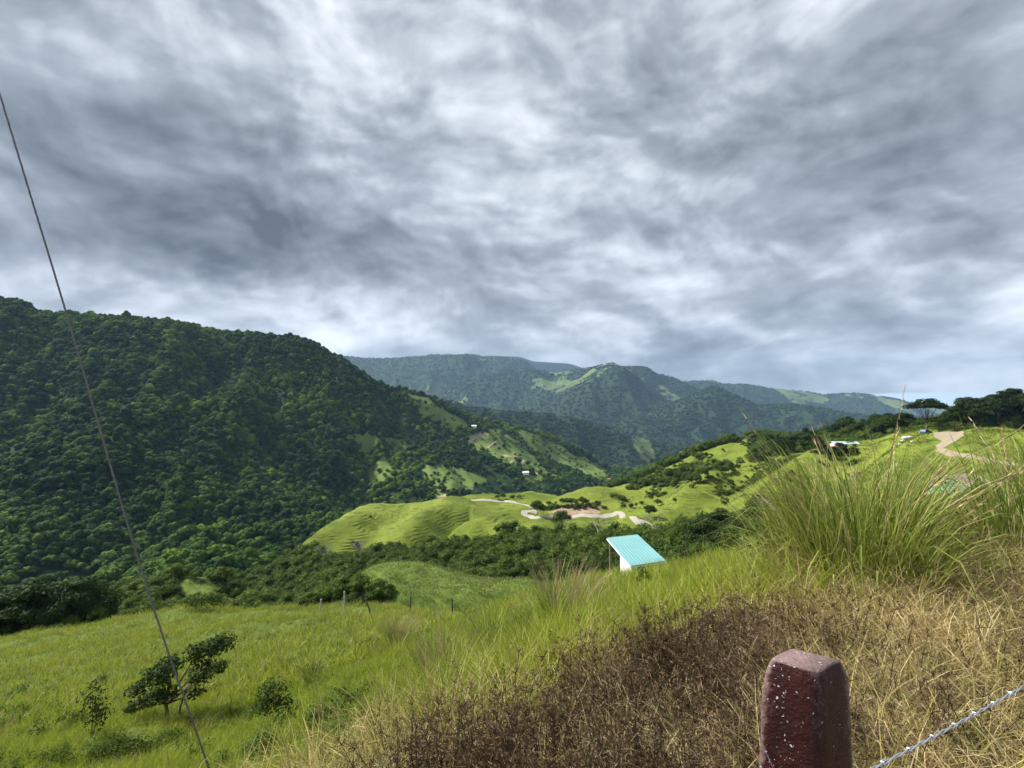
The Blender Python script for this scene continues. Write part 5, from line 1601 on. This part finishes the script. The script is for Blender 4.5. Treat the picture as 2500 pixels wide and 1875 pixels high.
# red concrete post
def paint_mat(name, col, fleck, thr, rough=.46):
    m, T = newmat(name)
    tc = T.n('ShaderNodeTexCoord').outputs['Object']
    n0 = T.noise(tc, 9.0, 6.0, .6).outputs[0]
    c = T.mix(n0, tuple(k * .6 for k in col), tuple(min(1, k * 1.5) for k in col))
    wob = T.noise(tc, 90.0, 3.0)
    v = T.vmath('ADD', tc, T.vmath('SCALE', wob.outputs['Color'], scale=.02).outputs[0]).outputs[0]
    vo = T.n('ShaderNodeTexVoronoi', {'Vector': T.n('ShaderNodeMapping', {0: v, 3: (1, 1, .72)}).outputs[0], 'Scale': 150.0, 'Randomness': 1.0})
    sel = T.n('ShaderNodeSeparateColor', {0: vo.outputs['Color']}).outputs[0]
    patch = T.noise(tc, 11.0, 3.0, .6).outputs[0]
    size = T.math('MULTIPLY', T.math('MULTIPLY', T.math('SUBTRACT', sel, .42, clamp=True), .62), T.math('MULTIPLY', T.math('SUBTRACT', patch, thr, clamp=True), 4.5, clamp=True))
    fl = T.math('LESS_THAN', vo.outputs['Distance'], size)
    pn = T.n('ShaderNodeNewGeometry').outputs['Pointiness']
    wear = T.math('MULTIPLY', T.math('SUBTRACT', T.math('MULTIPLY_ADD', T.math('SUBTRACT', T.noise(tc, 45.0, 6.0, .7).outputs[0], .5), .14, pn), .535, clamp=True), 22.0, clamp=True)
    c = T.mix(T.math('MULTIPLY', wear, .75), c, (0.23, 0.16, 0.155))
    streak = T.noise(T.n('ShaderNodeMapping', {0: tc, 3: (26, 26, 2.2)}).outputs[0], 1.0, 5.0, .6).outputs[0]
    c = T.mix(T.math('MULTIPLY', T.math('SUBTRACT', streak, .5, clamp=True), 2.2, clamp=True), c, tuple(k * .35 for k in col))
    c = T.mix(fl, c, fleck)
    bn = T.noise(tc, 140.0, 5.0, .6).outputs[0]
    bn = T.math('MULTIPLY_ADD', T.noise(tc, 28.0, 4.0).outputs[0], 1.5, bn)
    bn = T.math('MULTIPLY_ADD', fl, -.5, bn)
    bp = T.n('ShaderNodeBump', {'Strength': 1.0, 'Distance': .004, 'Height': bn})
    b = T.n('ShaderNodeBsdfPrincipled', {'Base Color': c, 'Roughness': T.math('MULTIPLY_ADD', fl, .4, rough), 'Specular IOR Level': .22, 'Normal': bp.outputs[0]})
    T.n('ShaderNodeOutputMaterial', {0: b.outputs[0]})
    return m


def red_post():
    side = paint_mat('maroon_paint', (0.036, 0.009, 0.0068), (0.55, 0.55, 0.55), .34)
    top = paint_mat('faded_maroon_top', (0.165, 0.11, 0.108), (0.62, 0.61, 0.58), .30, .7)
    Lc, Fc, Rc, Bc = Vector((.682, 1.357)), Vector((.763, 1.296)), Vector((.856, 1.346)), Vector((.767, 1.411))
    c = (Lc + Fc + Rc + Bc) / 4
    e0 = EYE - .675
    gz_ = ground_z(c.x, c.y, [G])
    base = Vector((c.x + .006, c.y, gz_))
    H_ = e0 - gz_
    import bmesh
    bm = bmesh.new()
    rings = []
    levels = [(-.25, 1.96)] + [(H_ * k / 22, 1.90 - .60 * k / 22) for k in range(0, 21)] + [(H_ - .05, 1.29), (H_ - .03, 1.235), (H_ - .014, 1.15), (H_ - .005, 1.09), (H_, 1.02)]
    for (z, s) in levels:
        ring = []
        for i, q in enumerate((Lc, Fc, Rc, Bc)):
            nxt = (Fc, Rc, Bc, Lc)[i]
            for k in range(6):
                t = k / 6; p = q.lerp(nxt, t) - c
                # round the corners
                m = abs(t - .5) * 2
                f = 1 - .06 * max(0, (m - .72) / .28) ** 1.5
                if i == 1 and z > H_ - .06: f *= 1 - .06 * (z - H_ + .06) / .06 * (t > .4)
                ring.append(bm.verts.new((p.x * s * f, p.y * s * f, z)))
        rings.append(ring)
    n = 24
    for a, b in zip(rings[:-1], rings[1:]):
        for k in range(n): bm.faces.new((a[k], a[(k + 1) % n], b[(k + 1) % n], b[k]))
    cap = bm.faces.new(rings[-1]); cap.material_index = 1
    for f in bm.faces:
        f.smooth = True
        if f.calc_center_median().z > H_ - .006: f.material_index = 1
    bm.normal_update()
    rr = np.random.default_rng(3)
    for v in bm.verts:
        if v.co.z < H_ - .001:
            k = (fbm(np.array([v.co.x * 30 + v.co.y * 17]), np.array([v.co.z * 18]), 3, 9)[0] - .5) * .007
            v.co += v.normal * k
    me = bpy.data.meshes.new('red_post'); bm.to_mesh(me); bm.free()
    me.materials.append(side); me.materials.append(top)
    e = empty('red_post', base)
    link('shaft', me, e)
    tw = MB()
    pts = []
    for k in range(15):
        t = k / 14; q = Lc.lerp(Fc, -.02 + .72 * t) - c
        z = (EYE - 1350 / 1000 * 0 - gz_) - (.86 + .20 * t)
        s = 1.90 - .60 * (z / H_)
        pts.append((q.x * s * 1.015 - .003, q.y * s * 1.015 - .003, z))
    tw.tube(pts, .0011, 5)
    tw.build('tie_wire', simple('dull_wire', (.4, .38, .38), .5, .7), e)
    tag(e, 'dark red painted concrete post with flaking white specks', 'post')


red_post()

M_galv = simple('galvanised_wire', (.50, .53, .58), .45, .75, var=.25, scale=60)


def barbed():
    a = Vector((.93, 1.36, EYE - .985)); b = a + Vector((.87, .455, 0.0)).normalized() * 3.6 + Vector((0, 0, .05))
    e = empty('barbed_wire', a)
    d = (b - a); L_ = d.length; d.normalize(); u = d.cross(Vector((0, 0, 1))).normalized(); w = u.cross(d)
    sag = lambda s: -4 * .05 * (s / L_) * (1 - s / L_)
    for ph in (0, math.pi):
        mb = MB(); n = 420
        mb.tube([d * (L_ * i / n) + Vector((0, 0, sag(L_ * i / n))) + (u * math.cos(i * .42 + ph) + w * math.sin(i * .42 + ph)) * .0026 for i in range(n + 1)], .0019, 5)
        mb.build('strand', M_galv, e, smooth=True)
    s = .10; rr = random.Random(4)
    while s < L_:
        mb = MB(); c = d * s + Vector((0, 0, sag(s)))
        ang = rr.uniform(0, 3)
        pts = [c + d * (.006 * (k / 10 - .5)) + (u * math.cos(k * 1.25) + w * math.sin(k * 1.25)) * .0062 for k in range(11)]
        mb.tube(pts, .0013, 5)
        for q in (0, 1):
            v1 = (u * math.cos(ang + q * 1.6) + w * math.sin(ang + q * 1.6))
            for sg in (-1, 1):
                mb.tube([c + d * .004 * (q - .5), c + v1 * sg * .013 + d * .003 * (q - .5)], [.0014, .0004], 5)
        mb.build('barb', M_galv, e)
        s += .135
    tag(e, 'twisted galvanised barbed wire running right from the red post', 'barbed wire')


barbed()


def guy():
    # a steel stay: anchored in the bank, rising out of frame to the upper left
    p0 = P(508, 1870, 2.35); p1 = P(350, 1407, 2.42); p2 = P(158, 752, 2.52); p3 = P(0, 232, 2.60)
    d0 = (p0 - p1).normalized(); low = p0 + d0 * 1.0
    gzz = ground_z(low.x, low.y, [G])
    low = p0 + d0 * ((p0.z - gzz) / -d0.z + .1)
    up = p3 + (p3 - p2).normalized() * 6
    e = empty('guy_wire', low)
    path = [low, p0, p1.lerp(p0, .0) , p2, p3, up]
    dense = []
    for i in range(len(path) - 1):
        a, b, c, d = path[max(i - 1, 0)], path[i], path[i + 1], path[min(i + 2, len(path) - 1)]
        for k in range(60):
            t = k / 60
            dense.append(0.5 * ((2 * b) + (c - a) * t + (2 * a - 5 * b + 4 * c - d) * t * t + (3 * b - a - 3 * c + d) * t ** 3) - low)
    mb = MB()
    M_steel = simple('dull_steel', (.15, .14, .14), .6, .4, var=.4, scale=30)
    for ph in range(3):
        pts = []
        for i, p in enumerate(dense):
            a = i * 1.15 + ph * 2.094
            pts.append(p + Vector((math.cos(a), math.sin(a), 0)) * .0022)
        mb.tube(pts, .0027, 5)
    mb.build('cable', M_steel, e, smooth=True)
    k = MB(); k.tube([(0, 0, -.15), (-.02, 0, .12)], .012, 8); k.build('anchor_rod', M_steel, e)
    tag(e, 'dark steel guy wire slanting down the left of the view', 'wire')


guy()

# small grassy knolls at lower left
J_rows = [
    row((-100, 1640, 105), (800, 1600, 105)),
    row((-100, 1560, 135), (150, 1530, 135), (246, 1500, 135), (344, 1485, 135), (452, 1478, 135), (600, 1500, 135), (800, 1500, 135)),
    row((-100, 1560, 150), (150, 1505, 150), (246, 1470, 150), (307, 1448, 150), (344, 1442, 150), (390, 1440, 150), (416, 1420, 152), (452, 1410, 152), (506, 1413, 152), (553, 1443, 152), (620, 1475, 152), (800, 1500, 150)),
    row((-100, 1640, 180), (400, 1560, 180), (800, 1580, 180)),
]
J = loft('hill', J_rows, -100, 800, 150, [12, 16, 12], M_past, 'two little grassy humps among the trees at lower left',
         noise=lambda X, Y, T_, PX: (fbm(X / 9, Y / 9, 3, 18) - 0.5) * 1.2,
         pfun=lambda X, Y, T_, PX, PY: np.clip((fbm(X / 8, Y / 8, 3, 44) - .42) * 6 + .7 * (T_ > 1.4) * (PX > 240) * (PX < 580), 0, 1), smooth_px=18)
pts = sample(J, 2500, lambda X, Y, Z, T_, PX, PY, pm, em: pm * (T_ > .5) * (T_ < 2.4))
scatter('grass', pts, rng.uniform(.8, 1.4, len(pts)), SHORT, 'short grass on the little humps at lower left', 'grass', tilt=.1)
plants_in([(0, 1520), (230, 1512), (400, 1480), (620, 1500), (760, 1500), (600, 1540), (300, 1560), (0, 1600)], 12, TREES, .5, .95, 'broadleaf tree around the grassy humps at lower left', 'trees around the grassy humps', [J], gap=18)
pts = sample(J, 350, lambda X, Y, Z, T_, PX, PY, pm, em: (1 - pm) * (T_ > .4) * (T_ < 2.6))
scatter('undergrowth', pts, rng.uniform(1.2, 2.6, len(pts)), BP, 'bushes between the grassy humps at lower left', 'bushes', tilt=.1)

# ------------------------------------------------------------------ haze
def haze():
    mb = MB(); mb.box((2500, 4700, 168), (20400, 10200, 1300))
    m, T = newmat('haze_air')
    v = T.n('ShaderNodeVolumePrincipled')
    v.inputs['Color'].default_value = (0.42, 0.66, 1.0, 1)
    v.inputs['Density'].default_value = 4.6e-5
    v.inputs['Anisotropy'].default_value = 0.0
    o = T.n('ShaderNodeOutputMaterial'); T.L.new(v.outputs[0], o.inputs['Volume'])
    ob = mb.build('haze', m)
    tag(ob, 'thin bluish haze filling the valley air', 'haze', kind='stuff')


haze()
